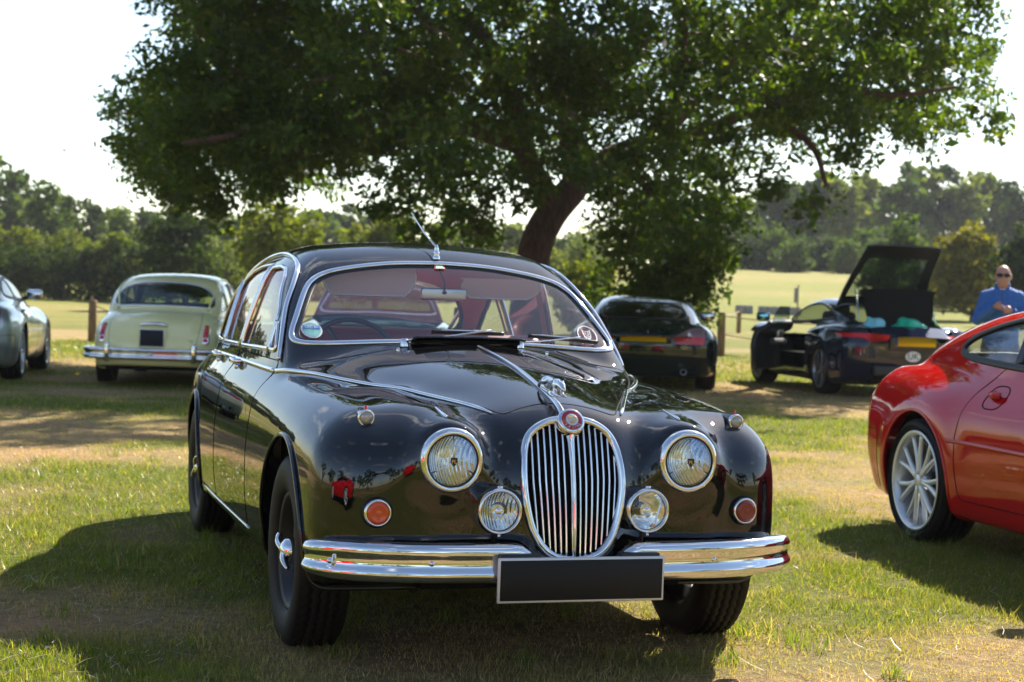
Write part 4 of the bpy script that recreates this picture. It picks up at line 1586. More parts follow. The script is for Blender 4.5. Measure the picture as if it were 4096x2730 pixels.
def build_saloon(root, paintm, hero=True):
    global _shell
    if _shell is None:
        _shell = build_shell(.0145)
    R, loops = _shell
    trim = 'leather' if hero else 'darktrim'
    P = {}

    def skin(name, key, m, parent=root, off=0.0):
        V, N, T = R[key]
        return shared(('st', key), name, lambda: (V + N * off, T, N), m, parent)
    P['body'] = skin('body', 'body', paintm)
    bon = skin('bonnet', 'bonnet', paintm)
    boot = skin('boot_lid', 'boot_lid', paintm)
    doors = {}
    for s in (-1, 1):
        doors['f', s] = skin('door', ('front_door', s), paintm)
        doors['r', s] = skin('door', ('rear_door', s), paintm)
    # shut lines
    gap = []
    for k in ('bonnet', 'boot_lid'):
        gap += [bead(l, circ(.0032, 5), .02, -.0012) for l in loops[k]]
    for s in (-1, 1):
        for k in ('front_door', 'rear_door'):
            gap += [bead(l, circ(.003, 5), .02, -.0012, 1) for l in loops[k, s]]
    obj('shut_lines', *join(gap), 'gap', root)
    # wheel-arch lips
    for s in (-1, 1):
        for k in ('archF', 'archR'):
            for l in loops[k, s]:
                if len(l[0]) > 20:
                    obj('arch_lip', *bead(l, circ(.0085, 10), .02, .003), paintm, root)
    # inner skin of the cabin
    V, N, T = R['inner']
    keep = (V[T][:, :, 2].min(1) > .90) & (V[T][:, :, 0].max(1) < -.60) & (V[T][:, :, 0].min(1) > -3.25)
    Ti = T[keep][:, ::-1]
    u, inv = np.unique(Ti, return_inverse=True)
    shared('st_inner', 'headlining', lambda: ((V - N * .022)[u], np.asarray(inv).reshape(Ti.shape), -N[u]), 'headlining' if hero else 'darktrim', root)
    # glass
    ws = skin('windscreen', 'windscreen', 'windscreen', off=-.004)
    bw = skin('rear_window', 'rear_window', 'glass' if hero else 'cabinglass', off=-.004)
    panes = {}
    for n in PANES:
        for s in (-1, 1):
            panes[n, s] = skin(n, (n, s), 'glass' if hero else 'cabinglass', off=-.008)
    # bright trim round the glass
    for k, w, par in (('windscreen', .0125, ws), ('rear_window', .012, bw)):
        l = max(loops[k], key=lambda q: len(q[0]))
        obj('window_trim', *bead(l, HALFROUND * [w, .008], .02, .002, 3), 'chrome', par)
        P0, N0, cl = l
        c = P0.mean(0)
        Pin = P0 + (c - P0) / np.linalg.norm(c - P0, axis=1)[:, None] * .020
        obj('rubber_seal', *bead((Pin, N0, cl), HALFROUND * [.012, .005], .02, -.002, 3), 'seal', par)
    for (n, s), par in panes.items():
        l = max(loops[n, s], key=lambda q: len(q[0]))
        obj('window_trim', *bead(l, HALFROUND * [.010, .008], .015, .001, 1), 'chrome', par)
    for s in (-1, 1):
        # door-frame uprights between the panes
        for a, b in (((-1.735, .985), (-1.662, 1.335)), ((-2.315, .98), (-2.352, 1.262)), ((-1.038, .99), (-1.028, 1.105))):
            q, nn = side_path([a, b], s, 14, .004)
            obj('door_frame_upright', *sweep(q, HALFROUND * [.020 if a[0] == -1.735 else .010, .010], up=nn), 'chrome', root)
        q, nn = side_path(GUTTER, s, 120, .006)
        obj('roof_gutter', *sweep(smooth_path(q, 3), HALFROUND * [.011, .011], up=nn), 'chrome' if hero else paintm, root)
        # waist strip: along the doors, then up along the bonnet edge
        q1, n1 = side_path([(-2.92, .905), (-2.4, .915), (-1.6, .918), (-.80, .912)], s, 60, .004)
        y0 = float(side_y(saloon_f, np.array([-.80]), np.array([.912]))[0])
        q2 = onto(saloon_f, spline([(-.79, y0, .912), (-.55, y0 - .060, .912), (-.316, .590, .909), (-.062, .458, .888), (.2, .345, .868), (.484, .222, .842)], 60))
        n2 = normal_at(saloon_f, q2) * [1, s, 1]
        q2 = smooth_path(q2, 6) * [1, s, 1] + n2 * .003
        obj('waist_strip', *sweep(smooth_path(q1, 3), HALFROUND * [.010, .009], up=n1), 'chrome', root)
        obj('wing_strip', *sweep(smooth_path(q2, 3), HALFROUND * [.0095, .009], up=n2, scale=np.concatenate([np.linspace(1, .9, len(q2) - 4), [.85, .75, .55, .25]])), 'chrome', root)
        # sill strip
        q3, n3 = side_path([(-2.27, .300), (-.78, .300)], s, 20, .001)
        obj('sill_strip', *sweep(q3, HALFROUND * [.0032, .004], up=n3), 'chrome', root)
        # door handles
        for k, x in (('f', -1.66), ('r', -2.34)):
            y = float(side_y(saloon_f, np.array([x]), np.array([.914]))[0])
            hp = spline([(x + .105, y + .004, .914), (x + .085, y + .030, .915), (x + .02, y + .036, .916), (x - .05, y + .030, .915), (x - .075, y + .006, .914)], 24)
            hv, hf = sweep(hp, circ(.0085, 8, .012), up=(0, 0, 1))
            esc = lathe([(.0, .012), (.014, .012), (.018, 0)], 'y', 14, (x - .055, y, .898))
            hv, hf = join([(hv, hf), esc, lathe([(.0, .026), (.011, .026), (.013, 0)], 'y', 12, (x + .06, y, .890))])
            hv = hv * [1, s, 1]
            obj('handle', hv, hf if s > 0 else [t[::-1] for t in hf], 'chrome', doors[k, s])
    # underneath and wheel wells
    ub = [box((-1.37, 0, .27), (2.05, 1.40, .10)), box((.20, 0, .36), (.60, .9, .16)), box((-3.30, 0, .36), (.80, 1.1, .2)), box((-1.5, 0, .44), (3.9, .90, .28)), box((-.62, 0, .62), (.06, 1.44, .5)), box((-.12, 0, .55), (.96, .98, .46)), box((-2.73, 0, .60), (.95, .98, .46))]
    obj('underbody', *join(ub), 'under', root, smooth=False)
    for X in (-.01, AX_R):
        for s in (-1, 1):
            t = np.linspace(-.15, np.pi + .15, 22)
            r = .40
            a = np.stack([X + r * np.cos(t), np.full(22, s * .50), .36 + r * np.sin(t)], 1)
            b = a.copy()
            b[:, 1] = s * .775
            F = [(i, i + 1, i + 23, i + 22) for i in range(21)]
            obj('wheel_well', np.concatenate([a, b]), F, 'under', root)
    # cabin: floor, seats, shelf, dash
    obj('cabin_floor', *join([box((-1.6, 0, .46), (2.2, 1.3, .06)), box((-.80, 0, .72), (.04, 1.3, .46))]), 'under', root, smooth=False)
    def seat(name, x, y, w, zt, deep=.5):
        o = obj(name, *join([rbox((x + .20, y, .56), (deep, w, .17), .05, 3), rbox((x - .13, y, .78), (.13, w, .56), .055, 3, np.array(Matrix.Rotation(rad(-12), 3, 'Y')))]), trim, root)
        o.scale.z = 1.0
        return o
    seat('front_seat', -1.42, .35, .54, .98)
    seat('front_seat', -1.42, -.35, .54, .98)
    seat('rear_seat', -2.28, 0, 1.26, .98)
    obj('parcel_shelf', *rbox((-2.72, 0, .985), (.52, 1.14, .03), .01), trim, root)
    if hero:
        dash = obj('dashboard', *rbox((-.93, 0, .935), (.10, 1.24, .14), .03, 3), 'wood', root)
        obj('dashboard_top', *rbox((-.845, 0, 1.000), (.24, 1.22, .024), .01, 2), trim, dash)
        t = np.arange(40) * 2 * np.pi / 40
        ring = np.stack([np.zeros(40), .20 * np.cos(t), .20 * np.sin(t)], 1)
        RR = np.array(Matrix.Rotation(rad(-24), 3, 'Y'))
        cw = np.array([-1.13, -.35, .93])
        sw = [tube(ring @ RR.T + cw, .011, 8, True)]
        for a in (90, 210, 330):
            e = np.array([0, .2 * math.sin(rad(a)), .2 * math.cos(rad(a))]) @ RR.T
            sw.append(tube(np.array([cw, cw + e]), .009, 6))
        sw.append(tube(np.array([cw, cw + [.25, 0, -.12]]), .02, 8))
        obj('steering_wheel', *join(sw), 'blackplastic', root)
        # sun visors with bright edges
        for y0, y1, zb, tilt, xx in ((-.475, -.085, 1.218, 8, -1.125), (.125, .47, 1.222, 30, -1.115)):
            yc, w = (y0 + y1) / 2, abs(y1 - y0)
            hgt = .125 if tilt < 20 else .095
            o2 = spline([(-w / 2 + .01, 0), (w / 2 - .01, 0), (w / 2, -.01), (w / 2, -hgt * .55), (w / 2 - .035, -hgt + .006), (w / 2 - .07, -hgt), (-w / 2 + .07, -hgt), (-w / 2 + .035, -hgt + .006), (-w / 2, -hgt * .55), (-w / 2, -.01)], 60, True)
            Rt = np.array(Matrix.Rotation(rad(tilt), 3, 'Y'))
            top = np.array([xx - .05, yc, zb + hgt * math.cos(rad(tilt))])
            pp = np.stack([np.zeros(len(o2)), o2[:, 0], o2[:, 1]], 1) @ Rt.T + top
            Vv = np.concatenate([pp + [.004, 0, 0], pp - [.004, 0, 0]])
            n = len(pp)
            Fv = [tuple(range(n)), tuple(range(2 * n - 1, n - 1, -1))] + [(i, (i + 1) % n, n + (i + 1) % n, n + i) for i in range(n)]
            v = obj('sun_visor', Vv, Fv, 'visor', root, smooth=False)
            low = pp[o2[:, 1] < -.02]
            k0 = int(np.argmax(o2[:, 1] < -.02))
            obj('visor_edge', *tube(low + [.003, 0, 0], .0042, 6), 'silverpaint', v)
        # mirror
        mv, mf = rbox((0, 0, 0), (.022, .200, .052), .010, 3)
        mir = obj('interior_mirror', rot(mv, 'Z', 3) + [-1.135, .031, 1.232], mf, 'satin', root)
        obj('mirror_stalk', *join([tube(spline([(-1.125, .031, 1.244), (-1.12, .028, 1.285), (-1.14, .012, 1.330), (-1.155, .01, 1.345)], 16), .0042, 6), lathe([(0, .014), (.007, .014), (.009, 0)], 'x', 12, (-1.122, .031, 1.240))]), 'blackplastic', mir)
        # stickers on the glass
        def on_ws(yz, off=.0025):
            yz = np.asarray(yz, float)
            x = front_x(saloon_f, yz[:, 0], yz[:, 1], -.55, -1.3)
            return np.stack([x + off * .6, yz[:, 0], yz[:, 1] + off * .8], 1)
        def disc2(cy, cz, ry, rz, n=36):
            t = np.arange(n) * 2 * np.pi / n
            return np.stack([cy + ry * np.cos(t), cz + rz * np.sin(t)], 1)
        def fan(poly, off):
            n = len(poly)
            c = poly.mean(0)
            Q = np.concatenate([poly, (poly + c) / 2, c[None]])
            F = [(i, (i + 1) % n, n + (i + 1) % n, n + i) for i in range(n)] + [(n + i, n + (i + 1) % n, 2 * n) for i in range(n)]
            return on_ws(Q, off), F
        d = obj('tax_disc', *fan(disc2(-.588, 1.076, .040, .031), .001), 'white', ws)
        obj('disc_face', *fan(disc2(-.588, 1.076, .034, .026), .002), mat('disc_teal', (.22, .52, .50), .5), d)
        obj('disc_band', *fan(np.array([(-.622, 1.078), (-.554, 1.078), (-.556, 1.092), (-.620, 1.092)]), .003), mat('disc_blue', (.08, .22, .50), .5), d)
        tv, tf = text_mesh('DEC 61', .0155, 0)
        obj('lettering', on_ws(np.stack([-.588 + tv[:, 0], 1.0848 + tv[:, 1]], 1), .004), tf, 'white', d)
        tv, tf = text_mesh('----\n---\n---', .010, 0)
        obj('small_print', on_ws(np.stack([-.588 + tv[:, 0], 1.066 + tv[:, 1]], 1), .004), tf, 'blackplastic', d)
        # round badge sticker: white ring with a cat face
        t = np.linspace(0, 2 * np.pi, 48)
        cy, cz = .560, 1.082
        ring = on_ws(np.stack([cy + .043 * np.cos(t[:-1]), cz + .036 * np.sin(t[:-1])], 1), .002)
        st = obj('cat_sticker', *tube(ring, .0017, 5, True), 'white', ws)
        face = [[(-.017, .017), (-.011, .012), (0, .013), (.011, .012), (.017, .017), (.0165, .004), (.014, -.010), (.007, -.018), (-.007, -.018), (-.014, -.010), (-.0165, .004)]]
        lines = [face[0] + face[0][:1], [(-.012, .004), (-.006, .001), (-.003, .003)], [(.012, .004), (.006, .001), (.003, .003)], [(-.004, -.003), (0, -.006), (.004, -.003)], [(-.010, -.008), (-.005, -.011), (0, -.009), (.005, -.011), (.010, -.008)], [(-.006, -.014), (0, -.0155), (.006, -.014)], [(-.009, .009), (-.003, .007)], [(.009, .009), (.003, .007)]]
        fl = [tube(on_ws(np.array(l) + [cy, cz + .003], .002), .0013, 5) for l in lines]
        obj('cat_face', *join(fl), 'white', st)
        lb = obj('glass_label', *fan(np.array([(-.022, 1.337), (.022, 1.338), (.022, 1.352), (-.022, 1.352)]), .001), mat('label_red', (.5, .05, .05), .5), ws)
        obj('label_face', *fan(np.array([(-.016, 1.337), (.016, 1.338), (.016, 1.352), (-.016, 1.352)]), .002), mat('label_green', (.50, .62, .52), .5), lb)
        tv, tf = text_mesh('LAMINATED', .0055, 0)
        obj('lettering', on_ws(np.stack([tv[:, 0], 1.3405 + tv[:, 1]], 1), .003), tf, 'blackplastic', lb)
        # scuttle vent flap, wipers, washer jets
        fz = 1.044
        fp = spline([(-.632, -.225, fz), (-.625, -.1, fz + .003), (-.623, 0, fz + .004), (-.625, .1, fz + .003), (-.632, .225, fz)], 20)
        flap = sweep(fp, np.array([(-.045, .000), (-.043, .004), (.035, .024), (.043, .024), (.047, .018), (.040, .014), (-.030, -.004)]), up=(0, 0, 1))
        obj('scuttle_vent', *flap, paintm, root)
        obj('vent_opening', *box((-.617, 0, 1.050), (.01, .42, .014)), 'under', root, smooth=False)
        for py, tip, mid in ((-.255, (-.77, .175, 1.083), (-.70, .115, 1.097)), (.215, (-.78, .590, 1.058), (-.72, .50, 1.078))):
            b0 = np.array([-.628, py, float(top_z(saloon_f, np.array([-.628]), np.array([abs(py)]))[0])])
            el = np.asarray(mid)
            arm = [lathe([(.0, .030), (.011, .030), (.016, .022), (.018, 0)], 'z', 16, b0), sweep(spline([b0 + [0, 0, .022], b0 * .65 + el * .35 + [0, 0, .010], el], 16), circ(.0055, 6, .0035), up=(0, 0, 1), scale=np.linspace(1.5, .8, 17))]
            wv = obj('wiper', *join(arm), 'chrome', root)
            tip = np.array(tip)
            yy = np.linspace(el[1] - (.24 if py < 0 else .22), tip[1], 24)
            zz = np.interp(yy, [yy[0], yy[-1]], [el[2] - (.012 if py < 0 else .0), tip[2]]) - .008
            xb = front_x(saloon_f, yy, zz, -.55, -1.3)
            bl = np.stack([xb + .012, yy, zz + .008], 1)
            obj('wiper_blade', *sweep(bl, np.array([(-.003, -.009), (-.006, .004), (0, .008), (.006, .004), (.003, -.009)]), up=normal_at(saloon_f, bl)), 'blackplastic', wv)
            obj('blade_holder', *tube(bl[3:21] + [.004, 0, .007], .0035, 6), 'chrome', wv)
        for y in (.30, -.30):
            z0 = float(top_z(saloon_f, np.array([-.545]), np.array([abs(y)]))[0])
            obj('washer_jet', *join([lathe([(.007, 0), (.007, .008), (.004, .012), (0, .013)], 'z', 10, (-.545, y, z0)), box((-.539, y, z0 + .01), (.016, .006, .006))]), 'chrome', root)
        # aerial
        zr = float(top_z(saloon_f, np.array([-1.175]), np.array([0.0]))[0])
        ab = np.array([-1.175, .004, zr])
        ae = obj('aerial', *lathe([(.016, -.004), (.016, .006), (.011, .012), (.013, .018), (.013, .026), (.008, .032), (.010, .040), (.006, .050), (.004, .056), (0, .057)], 'z', 18, ab), 'chrome', root)
        tipv = np.array([-1.632, .004, 1.592])
        obj('aerial_rod', *tube(np.array([ab + [0, 0, .045], (ab + tipv) / 2 + [0, 0, .012], tipv]), np.array([.0042, .0034, .0028]), 6), 'chrome', ae)

        # ---------------- nose
        g0 = np.array(GR_OUT)
        go = spline(g0, 60)
        go = np.concatenate([go, go[-2:0:-1] * [-1, 1]])
        gx = grille_x(go[:, 0], go[:, 1])
        gx = smooth_path(np.stack([np.maximum(gx, front_x(saloon_f, go[:, 0] * 1.05, .62 + (go[:, 1] - .62) * 1.03, .85, .3) - .002)] * 3, 1), 8, True)[:, 0]
        gp = np.stack([gx, go[:, 0], go[:, 1]], 1)
        frame = obj('grille', *sweep(gp, HALFROUND * [.013, .017], True, up=(1, 0, .25)), 'chrome', root)
        half = lambda z: np.interp(z, g0[::-1, 1], g0[::-1, 0])
        for s in (-1, 1):
            for i in range(7):
                y0 = s * (.022 + .0208 * i + .004)
                zs = np.linspace(.395, .845, 60)
                zs = zs[half(zs) > abs(y0) * (.86 + .14 * np.clip((zs - .4) / .25, 0, 1)) + .002]
                k = np.clip((zs - .40) / .25, 0, 1)
                yy = y0 * (.86 + .14 * k)
                pts = np.stack([grille_x(yy, zs) - .004 + .012 * np.sin(np.pi * (zs - .4) / .44), yy, zs], 1)
                obj('grille_slat', *sweep(pts, np.array([(-.0032, -.018), (-.0034, .004), (0, .0075), (.0034, .004), (.0032, -.018)]), up=(1, 0, .2)), 'chrome', frame)
        zs = np.linspace(.398, .812, 40)
        keel = np.stack([grille_x(0 * zs, zs) + .004 + .016 * np.sin(np.pi * (zs - .4) / .44), 0 * zs, zs], 1)
        wsc = np.interp(zs, [.398, .5, .70, .78, .812], [.7, .95, 1.0, 1.35, 2.2])
        obj('grille_centre_bar', *sweep(keel, np.array([(-.009, -.015), (-.0095, .002), (-.004, .010), (0, .014), (.004, .010), (.0095, .002), (.009, -.015)]), up=(1, 0, .2), scale=wsc), 'chrome', frame)
        obj('grille_dark_panel', *join([box((.50, 0, .58), (.02, .36, .44)), box((.56, 0, .39), (.14, .2, .02))]), 'under', frame, smooth=False)  # black panel added to stand for the shade behind the slats
        # badge on the grille top
        bc = np.array([.632, 0, .842])
        Rb = np.array(Matrix.Rotation(rad(-32), 3, 'Y'))
        def bdisc(prof, m, name, par, dx=0.0):
            v, f2 = lathe(prof, 'x', 36)
            return obj(name, (v * [1, 1.22, 1.22] + [dx, 0, 0]) @ Rb.T + bc, f2, m, par)
        bdg = bdisc([(.037, -.028), (.0375, -.004), (.034, .003), (.029, .004), (.0, .003)], 'chrome', 'badge', frame)
        bdisc([(.0285, .0045), (.018, .0065), (0, .0065)], 'badge_red', 'badge_ring', bdg)
        bdisc([(.0172, .0070), (.010, .0088), (0, .0092)], 'silverpaint', 'badge_centre', bdg)
        lines2 = [np.array(l) * .76 for l in lines]
        fl = [tube(np.stack([np.full(len(l), .0092), l[:, 0], l[:, 1]], 1) @ Rb.T + bc, .0011, 5) for l in lines2]
        obj('badge_face', *join(fl), 'gold', bdg)
        let = []
        for txt, rr, a0, da in (('3.8 LITRE', -.0230, 0, 13.5),):
            for i, ch in enumerate(txt):
                if ch == ' ':
                    continue
                tv, tf = text_mesh(ch, .0115, 0)
                a = rad((i - (len(txt) - 1) / 2) * da)
                tv2 = np.stack([tv[:, 0] * math.cos(a) - tv[:, 1] * math.sin(a) + .0282 * math.sin(a), tv[:, 0] * math.sin(a) + tv[:, 1] * math.cos(a) - .0282 * math.cos(a)], 1)
                let.append((np.stack([np.full(len(tv2), .0072), tv2[:, 0], tv2[:, 1]], 1) @ Rb.T + bc, tf))
        obj('lettering', *join(let), 'silverpaint', bdg)
        # bonnet centre strip, mount and leaping cat
        xs = np.linspace(.575, -.49, 70)
        zz = top_z(saloon_f, xs, np.zeros(70))
        bp = np.stack([xs, 0 * xs, zz + .002], 1)
        cst = obj('bonnet_strip', *sweep(bp, HALFROUND * [.0085, .011], up=(0, 0, 1), scale=np.concatenate([np.linspace(1.5, 1.0, 12), np.linspace(1, .8, 58)])), 'chrome', bon)
        zc = lambda x: float(top_z(saloon_f, np.array([x]), np.array([0.0]))[0])
        lx = .34
        def catf(x, y, z):
            ya = np.abs(y)
            d = capsule(x, y, z, (.00, 0, .052), (.085, 0, .062), .015, .0165)
            d = smin(d, capsule(x, y, z, (.085, 0, .064), (.118, 0, .066), .0165, .0125), .012)
            d = smin(d, capsule(x, y, z, (.118, 0, .066), (.140, 0, .058), .0125, .0075), .008)
            d = smin(d, capsule(x, ya, z, (.112, .008, .078), (.108, .0095, .083), .003, .002), .004)
            d = smin(d, capsule(x, ya, z, (.08, .010, .052), (.108, .012, .030), .009, .0058), .010)
            d = smin(d, capsule(x, ya, z, (.108, .012, .030), (.132, .012, .033), .0055, .0048), .005)
            d = smin(d, capsule(x, ya, z, (-.002, .010, .046), (-.030, .012, .034), .014, .008), .010)
            d = smin(d, capsule(x, ya, z, (-.030, .012, .034), (-.052, .011, .014), .0075, .005), .006)
            d = smin(d, capsule(x, y, z, (-.008, 0, .056), (-.060, 0, .050), .006, .0035), .008)
            d = smin(d, capsule(x, y, z, (-.06, 0, .008), (.05, 0, .010), .0085, .0085), .010)
            d = smin(d, capsule(x, y, z, (.03, 0, .012), (.05, 0, .048), .0065, .0075), .014)
            return d
        cv, cn, ct = surfnet(catf, (-.085, -.045, -.012), (.165, .045, .10), .0036)
        ct = fix_orient(cv, cn, ct)
        sl = math.degrees(math.atan2(zc(lx - .05) - zc(lx + .10), .15))
        cat = obj('bonnet_mascot', cv, ct, 'chrome', bon, cn)
        cat.location = (lx + .03, 0, zc(lx + .03) + .003)
        cat.rotation_euler = (0, rad(sl * .8), 0)
        cat.scale = (1.2, .95, .95)

        # ---------------- lamps
        for s in (-1, 1):
            hl = lamp_x(root, 'headlamp', (.654, s * .402, .713), .0990, .078, k=.80)
            bars = []
            for a in (90, 210, 330):
                e = np.array([.008, .079 * math.cos(rad(a)), .079 * math.sin(rad(a))])
                bars.append(tube(np.array([[.0275, .012 * math.cos(rad(a)), .012 * math.sin(rad(a))], (e + [.0275, 0, 0]) / 2 + [.009, 0, 0], e + [.001, 0, 0]]), .0023, 5))
            obj('lens_tripod', *join(bars), 'chrome', hl)
            shp = np.array([(-.011, .012), (.011, .012), (.011, -.004), (0, -.017), (-.011, -.004)])
            obj('lens_shield', np.concatenate([np.c_[np.full(5, .0285), shp], np.c_[np.full(5, .025), shp]]), [(0, 1, 2, 3, 4)] + [(i, (i + 1) % 5, 5 + (i + 1) % 5, 5 + i) for i in range(5)], 'blackplastic', hl, smooth=False)
            tv, tf = text_mesh('PL', .017, 0)
            obj('lettering', np.stack([np.full(len(tv), .0290), tv[:, 0], tv[:, 1] - .001], 1), tf, 'gold', hl)
            # bright spear above each headlamp
            xs = np.linspace(.42, .575, 16)
            ys = np.full(16, .402)
            sp = np.stack([xs, ys, top_z(saloon_f, xs, ys) + .001], 1)
            obj('wing_spear', *sweep(sp * [1, s, 1], HALFROUND * [.006, .008], up=(0, 0, 1), scale=np.concatenate([np.linspace(.25, 1, 13), [.9, .7, .3]])), 'chrome', root)
            # fog lamp
            fg = lamp_x(root, 'fog_lamp', (.690, s * .251, .557), .0715, .060, fl=(s < 0), bd=.85)
            obj('bulb_shield', *lathe([(.0, .004), (.010, .002), (.0175, -.006), (.020, -.016), (.0195, -.030), (.010, -.052)], 'x', 24), 'bowl', fg)
            obj('rim_clip', *join([box((-.006, 0, .0765), (.020, .016, .006)), lathe([(0, .006), (.005, .004), (.006, 0)], 'x', 10, (.006, 0, -.0775))]), 'chrome', fg)
            obj('lamp_shell', *lathe([(.0735, -.014), (.072, -.045), (.055, -.075), (.02, -.088), (0, -.09)], 'x', 36), 'chrome', fg)
            obj('lamp_bracket', *join([tube(np.array([[-.05, 0, -.04], [-.06, 0, -.12]]), .012, 8)]), 'blackplastic', fg)
            # side lamp on the wing
            zc2 = float(top_z(saloon_f, np.array([.455]), np.array([.645]))[0])
            pod = obj('side_lamp', *lathe([(.0, -.190), (.006, -.165), (.014, -.12), (.021, -.07), (.0255, -.02), (.0262, 0.0)], 'x', 24), paintm, root)
            pod.location = (.487, s * .645, zc2 - .002)
            pod.rotation_euler = (0, rad(6), rad(s * 2))
            obj('lamp_ring', *lathe([(.0265, -.006), (.028, .001), (.0265, .008), (.022, .009), (.021, .004)], 'x', 28), 'chrome', pod)
            obj('lens', *lathe([(.0215, .005), (.018, .010), (.010, .0135), (0, .0145)], 'x', 24), 'clearlens', pod)
            obj('tell_tale', *lathe([(.0, .014), (.004, .011), (.0055, 0)], 'z', 10, (-.012, 0, .026)), 'redlens', pod)
            obj('lamp_foot', *rbox((-.045, 0, -.026), (.11, .030, .022), .007), paintm, pod)
            # flasher
            fy, fz2 = .628, .545
            fx = float(front_x(saloon_f, np.array([fy]), np.array([fz2]), .8, .3)[0])
            nf = normal_at(saloon_f, np.array([[fx, fy, fz2]]))[0]
            Rf = align_x((nf + np.array([1.2, 0, 0])))
            fl_ = obj('indicator', *lathe([(.044, -.030), (.0445, .004), (.041, .010), (.037, .011), (.0355, .006)], 'x', 36), 'chrome', root)
            fl_.matrix_local = Matrix.Translation((fx + .012, s * fy, fz2)) @ Matrix(np.diag([1, s, 1]) @ Rf @ np.diag([1, s, 1])).to_4x4()
            obj('lens', *lathe([(.0362, .006), (.034, .014), (.026, .020), (.025, .0192), (.017, .0225), (.016, .0218), (.008, .024), (0, .0245)], 'x', 32), 'amber' if s < 0 else 'reddark', fl_)
            obj('lamp_base', *lathe([(.050, -.034), (.0495, -.008), (.045, .002)], 'x', 32), 'seal', fl_)
        # ---------------- front bumper
        yy = np.linspace(-1, 1, 121)
        bx = curve1([(0, .755), (.25, .750), (.45, .735), (.62, .700), (.74, .645), (.80, .580), (.832, .50), (.838, .44), (.84, .30)])
        th = np.linspace(0, 1, 70)
        hp = np.array([(0, .745), (.15, .7435), (.30, .738), (.45, .725), (.57, .702), (.68, .662), (.762, .612), (.805, .570), (.822, .542), (.828, .520)])
        hp = spline(hp, 72)
        Lp = np.concatenate([np.stack([hp[:, 1], -hp[:, 0], 0 * hp[:, 0]], 1)[::-1], np.stack([hp[:, 1], hp[:, 0], 0 * hp[:, 0]], 1)[1:]])
        T3, A3, B3 = frames(Lp, False, (0, 0, 1))
        out = -B3 * np.sign((-B3 * np.array([1.0, 0, 0])).sum(1) + 1e-9)[:, None] if False else np.cross(T3, [0, 0, 1.0])
        prof = np.array([(-.050, .048), (-.022, .057), (.002, .054), (.013, .044), (.0165, .032), (.014, .021), (.0105, .010), (.0095, 0), (.0110, -.010), (.0165, -.021), (.020, -.031), (.016, -.043), (.004, -.053), (-.018, -.057), (-.048, -.050)])
        prof = np.concatenate([spline(prof, 42)])
        cz = .398
        V = []
        for i in range(len(Lp)):
            y = abs(Lp[i, 1])
            dip = np.clip((.205 - y) / .10, 0, 1)
            dip = dip * dip * (3 - 2 * dip)
            taper = 1 - .22 * np.clip((.64 - Lp[i, 0]) / .13, 0, 1) ** 1.5
            pz = prof[:, 1] * taper * 1.10
            pz = np.where(pz > -.02, pz - dip * .050 * (pz + .02) / .078, pz)
            po = prof[:, 0] * (1 - .35 * dip)
            V.append(Lp[i] + out[i] * po[:, None] * 1.0 + np.array([0, 0, 1.0]) * (pz + cz)[:, None])
        k = len(prof)
        V = np.concatenate(V)
        F = [(a * k + j, (a + 1) * k + j, (a + 1) * k + j + 1, a * k + j + 1) for a in range(len(Lp) - 1) for j in range(k - 1)]
        F += [tuple(range(k)), tuple(range((len(Lp) - 1) * k, len(Lp) * k))[::-1]]
        fb = obj('front_bumper', V, F, 'chrome', root)
        for y in (-.475, .475):
            ii = int(np.argmin(np.abs(Lp[:, 1] - y)))
            obj('bumper_bolt', *lathe([(.0, .014), (.006, .012), (.010, .006), (.0115, 0)], 'x', 16, (Lp[ii, 0] + .004, y, cz + .002)), 'chrome', fb)
        obj('bumper_bolt', *lathe([(.0, .012), (.008, .008), (.010, 0)], 'x', 12, (.628, -.776, cz)), 'chrome', fb)
        # number plate
        pl = obj('number_plate', *rbox((.782, 0, .352), (.012, .556, .142), .004), 'silverpaint', root)
        obj('plate_face', *rbox((.788, 0, .352), (.006, .540, .126), .001, 1), 'plateblack', pl)
        obj('plate_bracket', *join([rbox((.757, -.20, .415), (.05, .13, .035), .006), rbox((.757, .20, .415), (.05, .13, .035), .006), box((.762, 0, .352), (.02, .53, .12))]), 'blackplastic', pl)
    # wheels
    kind = 'wire' if hero else 'chromecap'
    for X, Yw in ((0, .726), (AX_R, .700)):
        for s in (-1, 1):
            place_wheel(kind, root, X, s * Yw, .332, s, rad(0))
    # ---------------- tail (seen on the car that faces away)
    if not hero:
        for s in (-1, 1):
            y0 = .600
            zz = np.array([.815, .78, .70, .62, .585])
            tx = front_x(saloon_f, np.full(5, y0), zz, -4.1, -3.2)
            P3 = np.stack([tx - .004, np.full(5, s * y0), zz], 1)
            tl = obj('tail_lamp', *sweep(spline(P3, 20), HALFROUND * [.044, .014], up=(-1, s * .25, .15), scale=np.concatenate([np.linspace(.4, 1, 6), np.ones(9), np.linspace(1, .7, 6)])), 'chrome', root)
            for z1, z2, m in ((.735, .805, 'amber'), (.672, .730, 'redlens')):
                z5 = np.linspace(z1, z2, 8)
                x5 = front_x(saloon_f, np.full(8, y0), z5, -4.1, -3.2)
                obj('lens', *sweep(np.stack([x5 - .012, np.full(8, s * y0), z5], 1), HALFROUND * [.031, .018], up=(-1, s * .2, .15)), m, tl)
            xr = float(front_x(saloon_f, np.array([y0]), np.array([.632]), -4.1, -3.2)[0])
            obj('reflector', *lathe([(.0, -.030), (.018, -.026), (.027, -.014), (.028, 0)], 'x', 20, (xr, s * y0, .635)), mat('reflector_red', (.75, .008, .015), .3), tl)
            # spat line: curved edge of the rear wheel cover
            q, nn = side_path([(-2.32, .50), (-2.40, .66), (-2.56, .77), (-2.75, .80), (-2.94, .76), (-3.06, .66), (-3.12, .52)], s, 50, .004)
